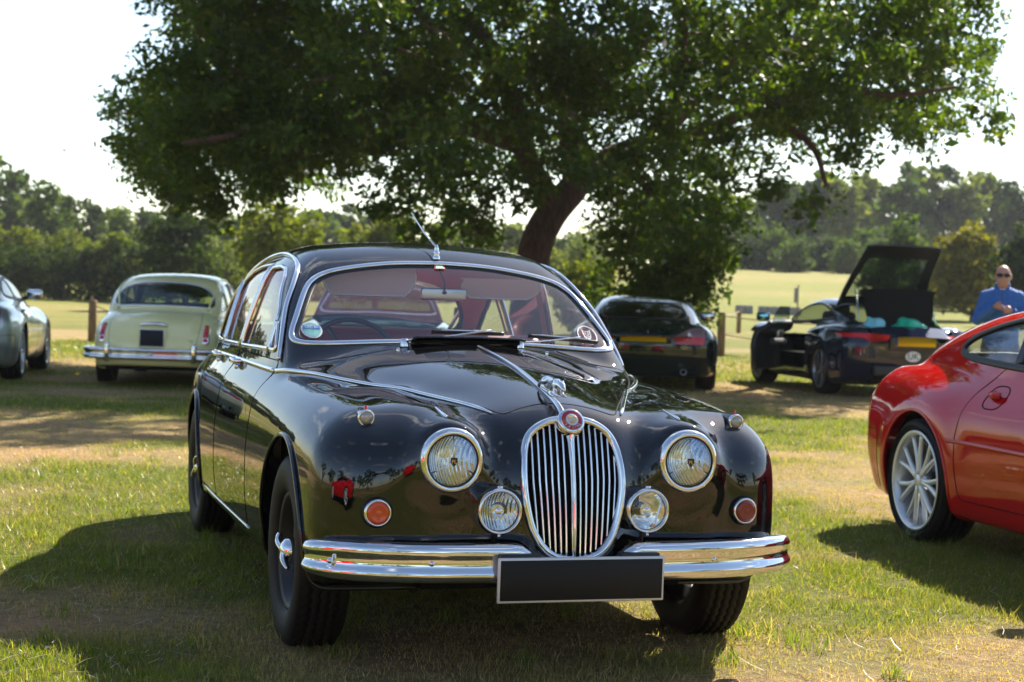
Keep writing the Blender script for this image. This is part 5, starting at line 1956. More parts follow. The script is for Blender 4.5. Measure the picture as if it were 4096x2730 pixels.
            obj('wheel_cover_trim', *sweep(q, HALFROUND * [.012, .010], up=nn), paintm, root)
        hp = spline([(0, 3.900), (.30, 3.890), (.55, 3.855), (.72, 3.78), (.80, 3.66), (.82, 3.50)], 48)
        Lp = np.concatenate([np.stack([-hp[:, 1], -hp[:, 0], 0 * hp[:, 0]], 1)[::-1], np.stack([-hp[:, 1], hp[:, 0], 0 * hp[:, 0]], 1)[1:]])
        T3 = np.gradient(Lp, axis=0)
        T3 /= np.linalg.norm(T3, axis=1)[:, None]
        out = np.cross([0, 0, 1.0], T3)
        prof = spline(np.array([(-.05, .066), (-.015, .072), (.010, .064), (.020, .046), (.014, .026), (.001, .012), (-.001, 0), (.001, -.012), (.014, -.026), (.020, -.046), (.010, -.064), (-.02, -.072), (-.05, -.066)]), 40)
        k = len(prof)
        V = (Lp[:, None] + out[:, None] * prof[None, :, 0, None] + np.array([0, 0, 1.0]) * (prof[None, :, 1, None] + .46)).reshape(-1, 3)
        F = [(a * k + j, (a + 1) * k + j, (a + 1) * k + j + 1, a * k + j + 1) for a in range(len(Lp) - 1) for j in range(k - 1)]
        rb = obj('rear_bumper', V, F, 'chrome', root)
        for s in (-1, 1):
            obj('overrider', *rbox((-3.905, s * .50, .478), (.075, .062, .235), .026, 4), 'chrome', rb)
        obj('centre_stud', *lathe([(0, -.03), (.02, -.026), (.026, 0)], 'x', 18, (-3.885, .0, .460)), 'chrome', rb)
        zt = .80
        xp = float(front_x(saloon_f, np.array([0.0]), np.array([.68]), -4.1, -3.2)[0])
        pb = obj('number_plate', *rbox((xp - .030, 0, .655), (.03, .315, .240), .012), paintm, root)
        obj('plate_rim', *rbox((xp - .048, 0, .655), (.006, .285, .210), .004), 'silverpaint', pb)
        obj('plate_face', *rbox((xp - .052, 0, .655), (.006, .270, .195), .001, 1), mat('plate_slate', (.020, .020, .026), .6, spec=.2), pb)
        xh = float(front_x(saloon_f, np.array([0.0]), np.array([.80]), -4.1, -3.2)[0])
        obj('boot_handle', *sweep(spline([(xh - .02, -.165, .800), (xh - .042, -.10, .815), (xh - .05, 0, .820), (xh - .042, .10, .815), (xh - .02, .165, .800)], 24), circ(.022, 10, .026), up=(0, 0, 1), scale=np.concatenate([np.linspace(.4, 1, 5), np.ones(15), np.linspace(1, .4, 5)])), 'chrome', boot)
        for txt, yy, zz2, sz in (('240', .44, .625, .045),):
            tv, tf = text_mesh(txt, sz, .001)
            xx = float(front_x(saloon_f, np.array([yy]), np.array([zz2]), -4.1, -3.2)[0])
            obj('lettering', np.stack([np.full(len(tv), xx - .006), -(yy) - tv[:, 0], zz2 + tv[:, 1]], 1), tf, 'chrome', boot)
    return P
M['darktrim'] = mat('grey_trim', (.05, .055, .055), .8)
M['cabinglass'] = glassmat('green_tinted_glass', (.42, .55, .52), 1.5)
# ------------------------------------------------------------------ modern grand tourer (used for the green, red and silver cars)
# frame: X forward, 0 at the rear axle, Y to the car's left
GT_W = curve1([(-1.25, .66), (-1.0, .775), (-.7, .86), (-.3, .905), (.1, .912), (.6, .890), (1.2, .872), (1.8, .880), (2.4, .898), (2.8, .89), (3.2, .83), (3.5, .72), (3.8, .58)])
GT_Z = curve1([(-1.25, .78), (-1.0, .865), (-.6, .915), (-.2, .930), (.2, .915), (.7, .880), (1.4, .862), (2.0, .855), (2.5, .845), (2.9, .80), (3.3, .70), (3.8, .52)])
GT_D = curve1([(-1.3, .80), (-1.05, .905), (-.8, .950), (-.4, .975), (.2, .98), (1.0, .98), (2.0, .945), (2.5, .90), (3.0, .80), (3.5, .64), (3.9, .45)])
GT_R = curve1([(-1.2, .76), (-.9, .93), (-.55, 1.075), (-.2, 1.185), (.15, 1.258), (.5, 1.295), (.88, 1.303), (1.22, 1.272), (1.55, 1.185), (1.9, 1.04), (2.3, .86)])
GT_G = curve1([(-1.2, .42), (-.8, .54), (-.4, .655), (.1, .725), (.6, .745), (1.2, .735), (1.7, .715), (2.2, .66)])

def gt_f(x, y, z):
    y = np.abs(y)
    u = np.maximum(z - .60, 0)
    l = np.maximum(.50 - z, 0)
    side = (y - (GT_W(x) - .45 * u * u - .55 * l * l - .012 * np.exp(-((z - .66) / .06) ** 2) * 0)) * .97
    top = z - (GT_Z(x) - .22 * np.maximum(.62 - y, 0) ** 2 - .3 * np.maximum(y - .70, 0))
    f = rmax(side, top, .16)
    deck = rmax(z - (GT_D(x) - .16 * y * y), y - .78, .1)
    f = smin(f, deck, .06)
    f = rmax(f, (-x - (1.00 - .9 * np.maximum(z - .62, 0) ** 2 * 1.6 - .35 * np.maximum(.45 - z, 0) - .24 * y * y)) * .95, .13)
    f = rmax(f, x - (3.62 - .28 * y * y - .6 * np.maximum(z - .45, 0)), .16)
    # muscular arches
    for cx in (0.0, 2.588):
        d = np.hypot(x - cx, z - .33)
        f = f - .022 * np.exp(-((d - .40) / .10) ** 2) * sstep(.55, .8, y) * (z > .2)
    g = rmax((y - (GT_G(x) - .46 * (z - .92) - .25 * np.maximum(z - .92, 0) ** 2)) * .90, z - (GT_R(x) - .10 * y * y), .13)
    g = np.maximum(g, .75 - z)
    f = smin(f, g, .05)
    return rmax(f, .17 + .10 * np.maximum(-.4 - x, 0) - z, .05)

GT_SIDE = spline([(.005, 1.030), (.02, 1.070), (.18, 1.140), (.52, 1.212), (.90, 1.230), (1.25, 1.195), (1.55, 1.095), (1.75, .985), (1.70, .955), (1.2, .955), (.6, .972), (.15, .998)], 72, True)
GT_BACK = spline([(0, 1.205), (.30, 1.19), (.46, 1.14), (.52, 1.06), (.50, 1.00), (.40, .985), (0, .995)], 40)
GT_BACK = np.concatenate([GT_BACK, GT_BACK[-2:0:-1] * [-1, 1]])
GT_FRONT = spline([(0, 1.235), (.35, 1.215), (.52, 1.15), (.60, 1.05), (.62, .975), (.5, .955), (0, .965)], 40)
GT_FRONT = np.concatenate([GT_FRONT, GT_FRONT[-2:0:-1] * [-1, 1]])
_gt = None

def gt_shell():
    sh = Shell(gt_f, (-1.25, -1.0, .10), (3.75, 1.0, 1.36), .021)
    R, L = {}, {}
    for s in (-1, 1):
        for k, cx in (('archR', 0.0), ('archF', 2.588)):
            _, L[k, s] = sh.cut(arch_g(cx, .335, .372, s, .45))
        R['side', s], L['side', s] = sh.cut(side_g(GT_SIDE, 0, s))
    R['rear_window'], L['rear_window'] = sh.cut(end_g(GT_BACK, lambda V, N: (V[:, 0] < .55) & (V[:, 2] > .96)))
    R['windscreen'], L['windscreen'] = sh.cut(end_g(GT_FRONT, lambda V, N: (V[:, 0] > 1.05) & (V[:, 2] > .93)))
    R['inner'] = sh.m
    for s in (-1, 1):
        R['door', s], L['door', s] = sh.cut(side_g([(.46, .28), (.42, .60), (.47, .85), (.60, .965), (1.72, .945), (1.80, .80), (1.80, .28)], 0, s))
    R['boot_lid'], L['boot_lid'] = sh.cut(lambda V, N: np.maximum(np.maximum(np.abs(V[:, 1]) - (.60 - .22 * np.maximum(.86 - V[:, 2], 0)), V[:, 0] + .58 - .3 * V[:, 1] ** 2), np.maximum(.60 - V[:, 2], -np.ones(len(V)) * .1)))
    R['bumper'], L['bumper'] = sh.cut(lambda V, N: np.maximum(V[:, 0] + .52, V[:, 2] - .545 - .05 * np.maximum(np.abs(V[:, 1]) - .6, 0)))
    R['body'] = sh.m
    return R, L

def build_gt(root, paintm, wheels, plate=None, badge=None, windows='tinted', light=True):
    global _gt
    if _gt is None:
        _gt = gt_shell()
    R, L = _gt

    def skin(name, key, m, parent=root, off=0.0):
        V, N, T = R[key]
        return shared(('gt', key), name, lambda: (V + N * off, T, N), m, parent)
    skin('body', 'body', paintm)
    boot = skin('boot_lid', 'boot_lid', paintm)
    bmp = skin('rear_bumper', 'bumper', paintm)
    gaps = [bead(l, circ(.0038, 5), .025, -.0014, 1) for k in ('boot_lid', 'bumper') for l in L[k]]
    V, N, T = R['inner']
    keep = (V[T][:, :, 2].min(1) > .90) & (V[T][:, :, 0].max(1) < 1.9) & (V[T][:, :, 0].min(1) > -.6)
    Ti = T[keep][:, ::-1]
    u, inv = np.unique(Ti, return_inverse=True)
    shared('gt_inner', 'headlining', lambda: ((V - N * .022)[u], np.asarray(inv).reshape(Ti.shape), -N[u]), 'darktrim', root)
    for k in ('rear_window', 'windscreen'):
        w = skin(k, k, windows, off=-.003)
        l = max(L[k], key=lambda q: len(q[0]))
        obj('rubber_seal', *bead(l, HALFROUND * [.016, .006], .03, .001, 3), 'seal', w)
    for s in (-1, 1):
        d = skin('door', ('door', s), paintm)
        gaps += [bead(l, circ(.0038, 5), .025, -.0014, 1) for l in L['door', s]]
        w = skin('side_window', ('side', s), windows, off=-.003)
        l = max(L['side', s], key=lambda q: len(q[0]))
        obj('rubber_seal', *bead(l, HALFROUND * [.019, .008], .03, .002, 3), 'seal', w)
        q, nn = side_path([(.62, 1.212), (.655, 1.10), (.69, .985)], s, 14, .001, gt_f)
        obj('window_post', *sweep(q, HALFROUND * [.035, .005], up=nn), 'blackplastic', w)
        for k in ('archR', 'archF'):
            for l in L[k, s]:
                if len(l[0]) > 20:
                    obj('arch_lip', *bead(l, circ(.008, 8), .025, .001), paintm, root)
        # door handle in its dish, rubbing strip, mirror
        hx, hz = .66, .815
        hy = float(side_y(gt_f, np.array([hx]), np.array([hz]))[0])
        n = normal_at(gt_f, np.array([[hx, hy, hz]]))[0]
        t = np.arange(28) * 2 * np.pi / 28
        ring = np.stack([hx + .085 * np.sign(np.cos(t)) * np.abs(np.cos(t)) ** .7, 0 * t, hz + .058 * np.sign(np.sin(t)) * np.abs(np.sin(t)) ** .7], 1)
        ring[:, 1] = side_y(gt_f, ring[:, 0], ring[:, 2])
        h = obj('handle', *join([tube(ring * [1, s, 1], .0035, 5, True)]), 'gap', d)
        cup = lathe([(0, .001), (.034, .001), (.040, .006), (.036, .010)], 'y', 24)
        cv = cup[0] * [1.05, 1, .95]
        fl = sweep(spline([(-.048, .006, .010), (-.02, .024, .014), (.02, .026, .014), (.048, .008, .012)], 14), circ(.012, 8, .017), up=(0, 0, 1))
        o1 = obj('handle_dish', (cv * [1, s, 1]) + [hx, s * hy, hz - .004], cup[1] if s > 0 else [q_[::-1] for q_ in cup[1]], 'gap', h)
        obj('handle_flap', (fl[0] * [1, s, 1]) + [hx, s * hy, hz], fl[1] if s > 0 else [q_[::-1] for q_ in fl[1]], paintm, h)
        q, nn = side_path([(.36, .575), (.46, .575), (1.2, .567), (2.1, .56)], s, 30, .002, gt_f)
        obj('rubbing_strip', *sweep(q, HALFROUND * [.011, .009], up=nn), paintm, root)
        my = float(side_y(gt_f, np.array([1.62]), np.array([.955]))[0])
        mv, mf = rbox((1.60, s * (my + .14), 1.02), (.11, .20, .13), .045, 4)
        mr = obj('door_mirror', mv, mf, paintm if paintm != 'silver' else 'chrome', root)
        obj('mirror_arm', *tube(np.array([[1.63, s * (my - .02), .955], [1.61, s * (my + .08), .99]]), np.array([.03, .022]), 8), 'blackplastic', mr)
        obj('mirror_glass', *rbox((1.542, s * (my + .14), 1.02), (.006, .17, .10), .002, 1), 'chrome', mr)
        if light:
            # wrap-round tail lamp: clear upper, red lower
            poly = [(.37, .735), (.40, .665), (.72, .655), (.74, .70), (.74, .85), (.66, .875), (.56, .845)]
            for nm, zz0, zz1, m in (('tail_lamp', .0, .752, 'redlens'), ('tail_lamp', .752, 1.0, 'smokelens')):
                yy = np.linspace(.37, .75, 26)
                z2 = np.linspace(.64, .89, 22)
                Y2, Z2 = np.meshgrid(yy, z2, indexing='ij')
                X2 = front_x(gt_f, Y2.ravel(), Z2.ravel(), -1.3, -.2)
                Vq = np.stack([X2, Y2.ravel(), Z2.ravel()], 1)
                Nq = normal_at(gt_f, Vq)
                i, j = np.meshgrid(np.arange(25), np.arange(21), indexing='ij')
                a = (i * 22 + j).ravel()
                Tq = np.concatenate([np.stack([a, a + 22, a + 23], 1), np.stack([a, a + 23, a + 1], 1)])
                gq = np.maximum(np.maximum(poly_sdf(Vq[:, 1], Vq[:, 2], poly, .012), zz0 - Vq[:, 2]), Vq[:, 2] - zz1)
                (v_, n_, t_), _, ct = clip(Vq, Nq, Tq, gq)
                if len(t_):
                    v_ = (v_ + n_ * .004) * [1, s, 1]
                    obj(nm, v_, t_ if s < 0 else t_[:, ::-1], m, root, n_ * [1, s, 1])
            lo = spline([(-1.02, .70, .46), (-.9, .80, .455)], 4)
    obj('shut_lines', *join(gaps), 'gap', root)
    for X in (0.0, 2.588):
        for s in (-1, 1):
            t = np.linspace(-.3, np.pi + .3, 22)
            a = np.stack([X + .39 * np.cos(t), np.full(22, s * .5), .335 + .39 * np.sin(t)], 1)
            b = a.copy()
            b[:, 1] = s * .86
            obj('wheel_well', np.concatenate([a, b]), [(i, i + 1, i + 23, i + 22) for i in range(21)], 'under', root)
    obj('underbody', *join([box((1.25, 0, .32), (4.3, 1.0, .26)), box((1.30, 0, .26), (1.75, 1.55, .14)), box((-.62, 0, .34), (.5, 1.3, .16))]), 'under', root, smooth=False)
    obj('cabin_floor', *box((.9, 0, .55), (1.9, 1.3, .04)), 'under', root, smooth=False)
    for s in (-1, 1):
        st = obj('seat', *join([rbox((.95, s * .36, .62), (.5, .5, .16), .05, 3), rbox((.66, s * .36, .88), (.14, .48, .52), .06, 3, np.array(Matrix.Rotation(rad(-14), 3, 'Y')))]), 'darktrim', root)
        obj('headrest', *rbox((.57, s * .36, 1.14), (.09, .24, .13), .035, 3), 'darktrim', st)
        # exhaust tips
        obj('exhaust_pipe', *lathe([(.036, 0), (.040, -.09), (.034, -.09), (.033, 0)], 'x', 18, (-.93, s * .50, .27)), 'satin', bmp)
    if plate:
        xp = float(front_x(gt_f, np.array([0.0]), np.array([.735]), -1.3, -.2)[0])
        rec = obj('plate_recess', *rbox((xp - .002, 0, .735), (.02, .68, .17), .008, 2), 'gap' if False else paintm, root)
        obj('number_plate', *rbox((xp - .016, 0, .735), (.012, .56, .13), .004, 1), plate, root)
        obj('plate_lamp_bar', *rbox((xp - .014, 0, .838), (.045, .62, .028), .010, 3), paintm, root)
    for txt, yy, zz, sz in (badge or []):
        tv, tf = text_mesh(txt, sz, .001)
        xx = front_x(gt_f, -(tv[:, 0] + yy), zz + tv[:, 1], -1.3, -.2)
        obj('lettering', np.stack([xx - .003, -(tv[:, 0] + yy), zz + tv[:, 1]], 1), tf, 'chrome', boot)
    for X in (0.0, 2.588):
        for s in (-1, 1):
            place_wheel(wheels, root, X, s * .795, .330, s)
M['smokelens'] = mat('smoked_clear_lens', (.20, .12, .13), .15, coat=.6)

# ------------------------------------------------------------------ sports coupe with open tailgate and door
SC_W = curve1([(-1.2, .74), (-.9, .86), (-.5, .935), (-.1, .962), (.3, .955), (.9, .905), (1.5, .89), (2.1, .915), (2.6, .945), (3.0, .92), (3.3, .80), (3.6, .6)])
SC_Z = curve1([(-1.2, .86), (-.95, .900), (-.6, .935), (-.2, .955), (.2, .94), (.7, .885), (1.4, .86), (2.1, .87), (2.6, .86), (3.0, .78), (3.5, .58)])
SC_R = curve1([(-1.2, .80), (-.8, .93), (-.4, 1.045), (0, 1.15), (.4, 1.235), (.8, 1.29), (1.15, 1.305), (1.5, 1.265), (1.9, 1.13), (2.3, .93)])
SC_G = curve1([(-1.2, .42), (-.7, .56), (-.2, .66), (.4, .72), (1.0, .74), (1.6, .73), (2.2, .68)])

def sc_f(x, y, z):
    y = np.abs(y)
    u = np.maximum(z - .60, 0)
    l = np.maximum(.52 - z, 0)
    side = (y - (SC_W(x) - .55 * u * u - .35 * l * l)) * .97
    f = rmax(side, z - (SC_Z(x) - .15 * np.maximum(.7 - y, 0) ** 2), .13)
    f = rmax(f, (-x - (.985 - .55 * np.maximum(z - .72, 0) - .35 * np.maximum(.48 - z, 0) - .22 * y * y)) * .95, .085)
    f = rmax(f, x - (3.46 - .28 * y * y - .6 * np.maximum(z - .5, 0)), .14)
    g = rmax((y - (SC_G(x) - .48 * (z - .92) - .2 * np.maximum(z - .92, 0) ** 2)) * .90, z - (SC_R(x) - .10 * y * y), .11)
    g = np.maximum(g, .75 - z)
    f = smin(f, g, .05)
    f = f - .018 * np.exp(-((np.hypot(x, z - .34) - .41) / .10) ** 2) * sstep(.6, .85, y)
    return rmax(f, .16 + .22 * np.maximum(-.45 - x, 0) - z, .04)

def build_sports(root, paintm):
    sh = Shell(sc_f, (-1.15, -1.05, .10), (3.6, 1.05, 1.38), .024)
    for s in (-1, 1):
        for cx in (0.0, 2.62):
            _, L = sh.cut(arch_g(cx, .34, .385, s, .45))
            for l in L:
                if len(l[0]) > 20:
                    obj('arch_lip', *bead(l, circ(.010, 6), .03, .001), paintm, root)
    side = spline([(.20, 1.045), (.45, 1.125), (.85, 1.205), (1.2, 1.215), (1.5, 1.165), (1.8, 1.03), (1.86, .955), (1.3, .955), (.7, .985), (.35, 1.015)], 60, True)
    pan, Lw = {}, {}
    for s in (-1, 1):
        pan[s], Lw[s] = sh.cut(side_g(side, 0, s))
    fr = spline([(0, 1.235), (.4, 1.21), (.56, 1.13), (.63, .98), (.5, .955), (0, .965)], 40)
    fr = np.concatenate([fr, fr[-2:0:-1] * [-1, 1]])
    ws, Lf = sh.cut(end_g(fr, lambda V, N: (V[:, 0] > 1.2) & (V[:, 2] > .93)))
    # boot opening and the left door opening
    hatch, Lh = sh.cut(lambda V, N: np.where(V[:, 2] > .80, np.maximum(np.maximum(np.abs(V[:, 1]) - (.50 + .10 * np.clip((V[:, 0] + .9), 0, 1.0)), V[:, 0] - .42), -.74 - V[:, 0]), .1))
    ldoor, Ld = sh.cut(side_g([(.66, .30), (.60, .60), (.70, .93), (1.05, .945), (1.92, .935), (1.98, .80), (1.98, .30)], 0, 1))
    body = sh.m
    obj('body', body[0], body[2], paintm, root, body[1])
    V, N, T = body
    Ti = T[(V[T][:, :, 2].min(1) > .88) & (V[T][:, :, 0].max(1) < 2.0)][:, ::-1]
    u, inv = np.unique(Ti, return_inverse=True)
    obj('headlining', (V - N * .02)[u], np.asarray(inv).reshape(Ti.shape), 'blackplastic', root, -N[u])
    obj('windscreen', ws[0], ws[2], 'tinted', root, ws[1])
    obj('side_window', pan[-1][0], pan[-1][2], 'tinted', root, pan[-1][1])
    for s in (-1, 1):
        l = max(Lw[s], key=lambda q: len(q[0]))
        obj('window_trim', *bead(l, HALFROUND * [.020, .008], .03, .001, 2), 'seal', root)
    # tailgate: the cut panel, swung up about its hinge line, with inner lining and glass
    hp = np.array([.42, 0, 1.235])
    ang = 54
    V, N, T = hatch
    Rm = np.array(Matrix.Rotation(rad(ang), 3, 'Y'))
    gl = np.maximum(np.abs(V[:, 1]) - (.43 + .10 * np.clip(V[:, 0] + .5, 0, 1)), np.abs(V[:, 0] + .10) - .40)
    (gv, gn, gt_), (hv, hn, ht), _ = clip(V, N, T, gl)
    tf = lambda q: (q - hp) @ Rm.T + hp + [.0, 0, .02]
    tg = obj('tailgate', tf(hv), ht, paintm, root, hn @ Rm.T)
    obj('tailgate_lining', tf(hv - hn * .026), ht[:, ::-1], 'blackplastic', tg, -hn @ Rm.T)
    obj('tailgate_glass', tf(gv), gt_, 'tinted', tg, gn @ Rm.T)
    # edge of the tailgate
    for l in Lh:
        P0, N0, cl = l
        obj('tailgate_edge', *bead((tf(P0 - N0 * .013), N0 @ Rm.T, cl), circ(.013, 8), .03, 0, 2), paintm, tg)
    # luggage cover hanging under the tailgate
    o2 = spline([(-.46, .0), (.46, .0), (.49, -.10), (.46, -.36), (.36, -.52), (.15, -.56), (-.15, -.56), (-.36, -.52), (-.46, -.36), (-.49, -.10)], 60, True)
    Rc = np.array(Matrix.Rotation(rad(16), 3, 'Y'))
    top = np.array([-.34, 0, 1.43])
    pp = np.stack([np.zeros(len(o2)), o2[:, 0], o2[:, 1] * 1.06], 1) @ Rc.T + top
    n = len(pp)
    obj('luggage_cover', np.concatenate([pp - [.012, 0, 0], pp + [.012, 0, 0]]), [tuple(range(n)), tuple(range(2 * n - 1, n - 1, -1))] + [(i, (i + 1) % n, n + (i + 1) % n, n + i) for i in range(n)], 'under', tg, smooth=False)
    for s in (-1, 1):
        obj('gas_strut', *tube(np.array([[-.42, s * .55, .93], [-.12, s * .50, 1.42]]), .011, 6), 'satin', tg)
    # boot tub
    obj('boot_tub', *join([box((-.25, 0, .62), (1.2, 1.1, .03)), box((.38, 0, .80), (.03, 1.25, .36)), box((-.25, .56, .76), (1.2, .02, .28)), box((-.25, -.56, .76), (1.2, .02, .28)), box((-.84, 0, .76), (.03, 1.0, .24))]), 'under', root, smooth=False)
    # open door swung out about its front edge
    piv = np.array([1.96, .86, 0])
    Rd = np.array(Matrix.Rotation(rad(-32), 3, 'Z'))
    dt = lambda q: (np.asarray(q, float) - piv) @ Rd.T + piv
    V, N, T = ldoor
    dr = obj('door', dt(V), T, paintm, root, N @ Rd.T)
    obj('door_lining', dt(V - N * .085), T[:, ::-1], 'blackplastic', dr, -N @ Rd.T)
    for l in Ld:
        P0, N0, cl = l
        obj('door_edge', *bead((dt(P0 - N0 * .042), N0 @ Rd.T, cl), circ(.043, 8), .03, 0, 1), 'blackplastic', dr)
    # door card: armrest, pull and grey panel
    obj('armrest', dt(rbox((1.30, .70, .66), (.75, .08, .09), .03, 3)[0]), rbox((0, 0, 0), (.75, .08, .09), .03, 3)[1], 'darktrim', dr)
    obj('door_pull', dt(rbox((1.45, .72, .76), (.28, .06, .16), .025, 3)[0]), rbox((0, 0, 0), (.28, .06, .16), .025, 3)[1], 'satin', dr)
    # the door's glass, half lowered
    V, N, T = pan[1]
    (v_, n_, t_), _, _ = clip(V, N, T, np.maximum(V[:, 2] - 1.16, .95 - V[:, 0]))
    obj('door_window', dt(v_), t_, 'tinted', dr, n_ @ Rd.T)
    mv, mf = rbox((1.80, 1.05, 1.00), (.12, .20, .13), .045, 4)
    obj('door_mirror', dt(mv), mf, paintm, dr)
    obj('mirror_glass', dt(rbox((1.735, 1.05, 1.00), (.006, .17, .10), .002, 1)[0]), rbox((0, 0, 0), (.006, .17, .10), .002, 1)[1], mat('mirror_reflection_tint', (.35, .75, .78), .05, 1.0), dr)  # teal reflection painted into the mirror's metal colour
    # right-hand mirror
    mv, mf = rbox((1.80, -1.03, 1.00), (.12, .20, .13), .045, 4)
    obj('door_mirror', mv, mf, paintm, root)
    # tail lamps: slim red strip with a round drop
    for s in (-1, 1):
        for nm, pl in (('tail_lamp', [(.40, .820), (.56, .838), (.90, .835), (.90, .795), (.66, .790), (.60, .755), (.52, .745), (.46, .765)]),):
            yy = np.linspace(.38, .92, 34)
            z2 = np.linspace(.72, .86, 16)
            Y2, Z2 = np.meshgrid(yy, z2, indexing='ij')
            X2 = front_x(sc_f, Y2.ravel(), Z2.ravel(), -1.2, .1)
            Vq = np.stack([X2, Y2.ravel(), Z2.ravel()], 1)
            Nq = normal_at(sc_f, Vq)
            i, j = np.meshgrid(np.arange(33), np.arange(15), indexing='ij')
            a = (i * 16 + j).ravel()
            Tq = np.concatenate([np.stack([a, a + 16, a + 17], 1), np.stack([a, a + 17, a + 1], 1)])
            (v_, n_, t_), _, _ = clip(Vq, Nq, Tq, poly_sdf(Vq[:, 1], Vq[:, 2], pl, .006))
            obj(nm, (v_ + n_ * .006) * [1, s, 1], t_ if s < 0 else t_[:, ::-1], 'brightred', root, n_ * [1, s, 1])
    xp = float(front_x(sc_f, np.array([0.0]), np.array([.73]), -1.2, -.2)[0])
    obj('plate_recess', *rbox((xp + .004, 0, .735), (.03, .70, .20), .02, 3), paintm, root)
    npt = obj('number_plate', *rbox((xp - .018, 0, .755), (.012, .56, .125), .004, 1), 'plateyellow', root)
    obj('plate_band', *rbox((xp - .0255, .262, .755), (.004, .034, .115), .001, 1), mat('plate_blue', (.10, .10, .35), .5), npt)
    t = np.arange(36) * 2 * np.pi / 36
    xs_ = float(front_x(sc_f, np.array([.12]), np.array([.56]), -1.2, -.2)[0])
    ov = np.stack([np.full(36, xs_ - .006), .02 + .105 * np.cos(t), .56 + .068 * np.sin(t)], 1)
    stk = obj('country_sticker', np.concatenate([ov, ov + [.012, 0, 0]]), [tuple(range(36))[::-1]] + [(i, (i + 1) % 36, 36 + (i + 1) % 36, 36 + i) for i in range(36)], 'white', root, smooth=False)
    tv, tf2 = text_mesh('UK', .115, .001)
    obj('lettering', np.stack([np.full(len(tv), xs_ - .008), .02 - tv[:, 0], .56 + tv[:, 1]], 1), tf2, 'plateblack', stk)
    tv, tf2 = text_mesh('F-TYPE', .052, .001)
    xx = front_x(sc_f, .47 - tv[:, 0], .655 + tv[:, 1], -1.2, -.2)
    obj('lettering', np.stack([xx - .003, .47 - tv[:, 0], .655 + tv[:, 1]], 1), tf2, 'chrome', root)
    obj('bumper_insert', *rbox((-.93, 0, .36), (.10, 1.1, .16), .03, 2), 'blackplastic', root)
    for y in (-.07, .07):
        obj('exhaust_pipe', *lathe([(.040, 0), (.044, -.08), (.038, -.08), (.037, 0)], 'x', 18, (-.93, y, .30)), 'satin', root)
    for X in (0.0, 2.62):
        for s in (-1, 1):
            t = np.linspace(-.3, np.pi + .3, 20)
            a = np.stack([X + .40 * np.cos(t), np.full(20, s * .5), .34 + .40 * np.sin(t)], 1)
            b = a.copy()
            b[:, 1] = s * .90
            obj('wheel_well', np.concatenate([a, b]), [(i, i + 1, i + 21, i + 20) for i in range(19)], 'under', root)
    obj('underbody', *join([box((1.25, 0, .33), (4.0, 1.0, .26)), box((1.31, 0, .24), (1.75, 1.62, .12)), box((1.31, 0, .50), (1.3, 1.6, .03))]), 'under', root, smooth=False)
    for s in (-1, 1):
        st = obj('seat', *join([rbox((1.15, s * .38, .58), (.5, .5, .16), .05, 3), rbox((.84, s * .38, .84), (.14, .48, .56), .06, 3, np.array(Matrix.Rotation(rad(-14), 3, 'Y')))]), 'darktrim', root)
        obj('headrest', *rbox((.73, s * .38, 1.13), (.10, .26, .16), .04, 3), 'blackplastic', st)
    k = ('alloy', .345, .255, .25, 5, True, 'midalloy', .012, .036)
    for X in (0.0, 2.62):
        for s in (-1, 1):
            place_wheel(k, root, X, s * .815, .343, s)
M['brightred'] = mat('bright_red_lens', (.62, .012, .012), .2, coat=.5)
M['midalloy'] = mat('mid_alloy', (.26, .26, .28), .3, .8)

# ------------------------------------------------------------------ older teal saloon behind
def ob_f(x, y, z):
    y = np.abs(y)
    side = (y - (.885 - .30 * np.maximum(z - .62, 0) ** 2 * 2 - .3 * np.maximum(.5 - z, 0) ** 2 - .02 * np.maximum(np.abs(x) - 1.2, 0) ** 2 * 2)) * .97
    f = rmax(side, z - (.925 - .02 * x * x * .6 - .06 * y * y), .09)
    f = rmax(f, np.abs(x) - (2.42 - .18 * y * y), .12)
    g = rmax((y - (.74 - .42 * (z - .92))) * .9, z - (1.345 - .06 * (x + .1) ** 2 - .10 * y * y), .10)
    g = smax(g, (x - (.86 - 1.15 * (z - .92) - .12 * y * y)) * .66, .08)
    g = smax(g, (-x - (1.25 - .95 * (z - .92))) * .72, .08)
    g = np.maximum(g, .75 - z)
    return rmax(smin(f, g, .03), .22 - z, .05)

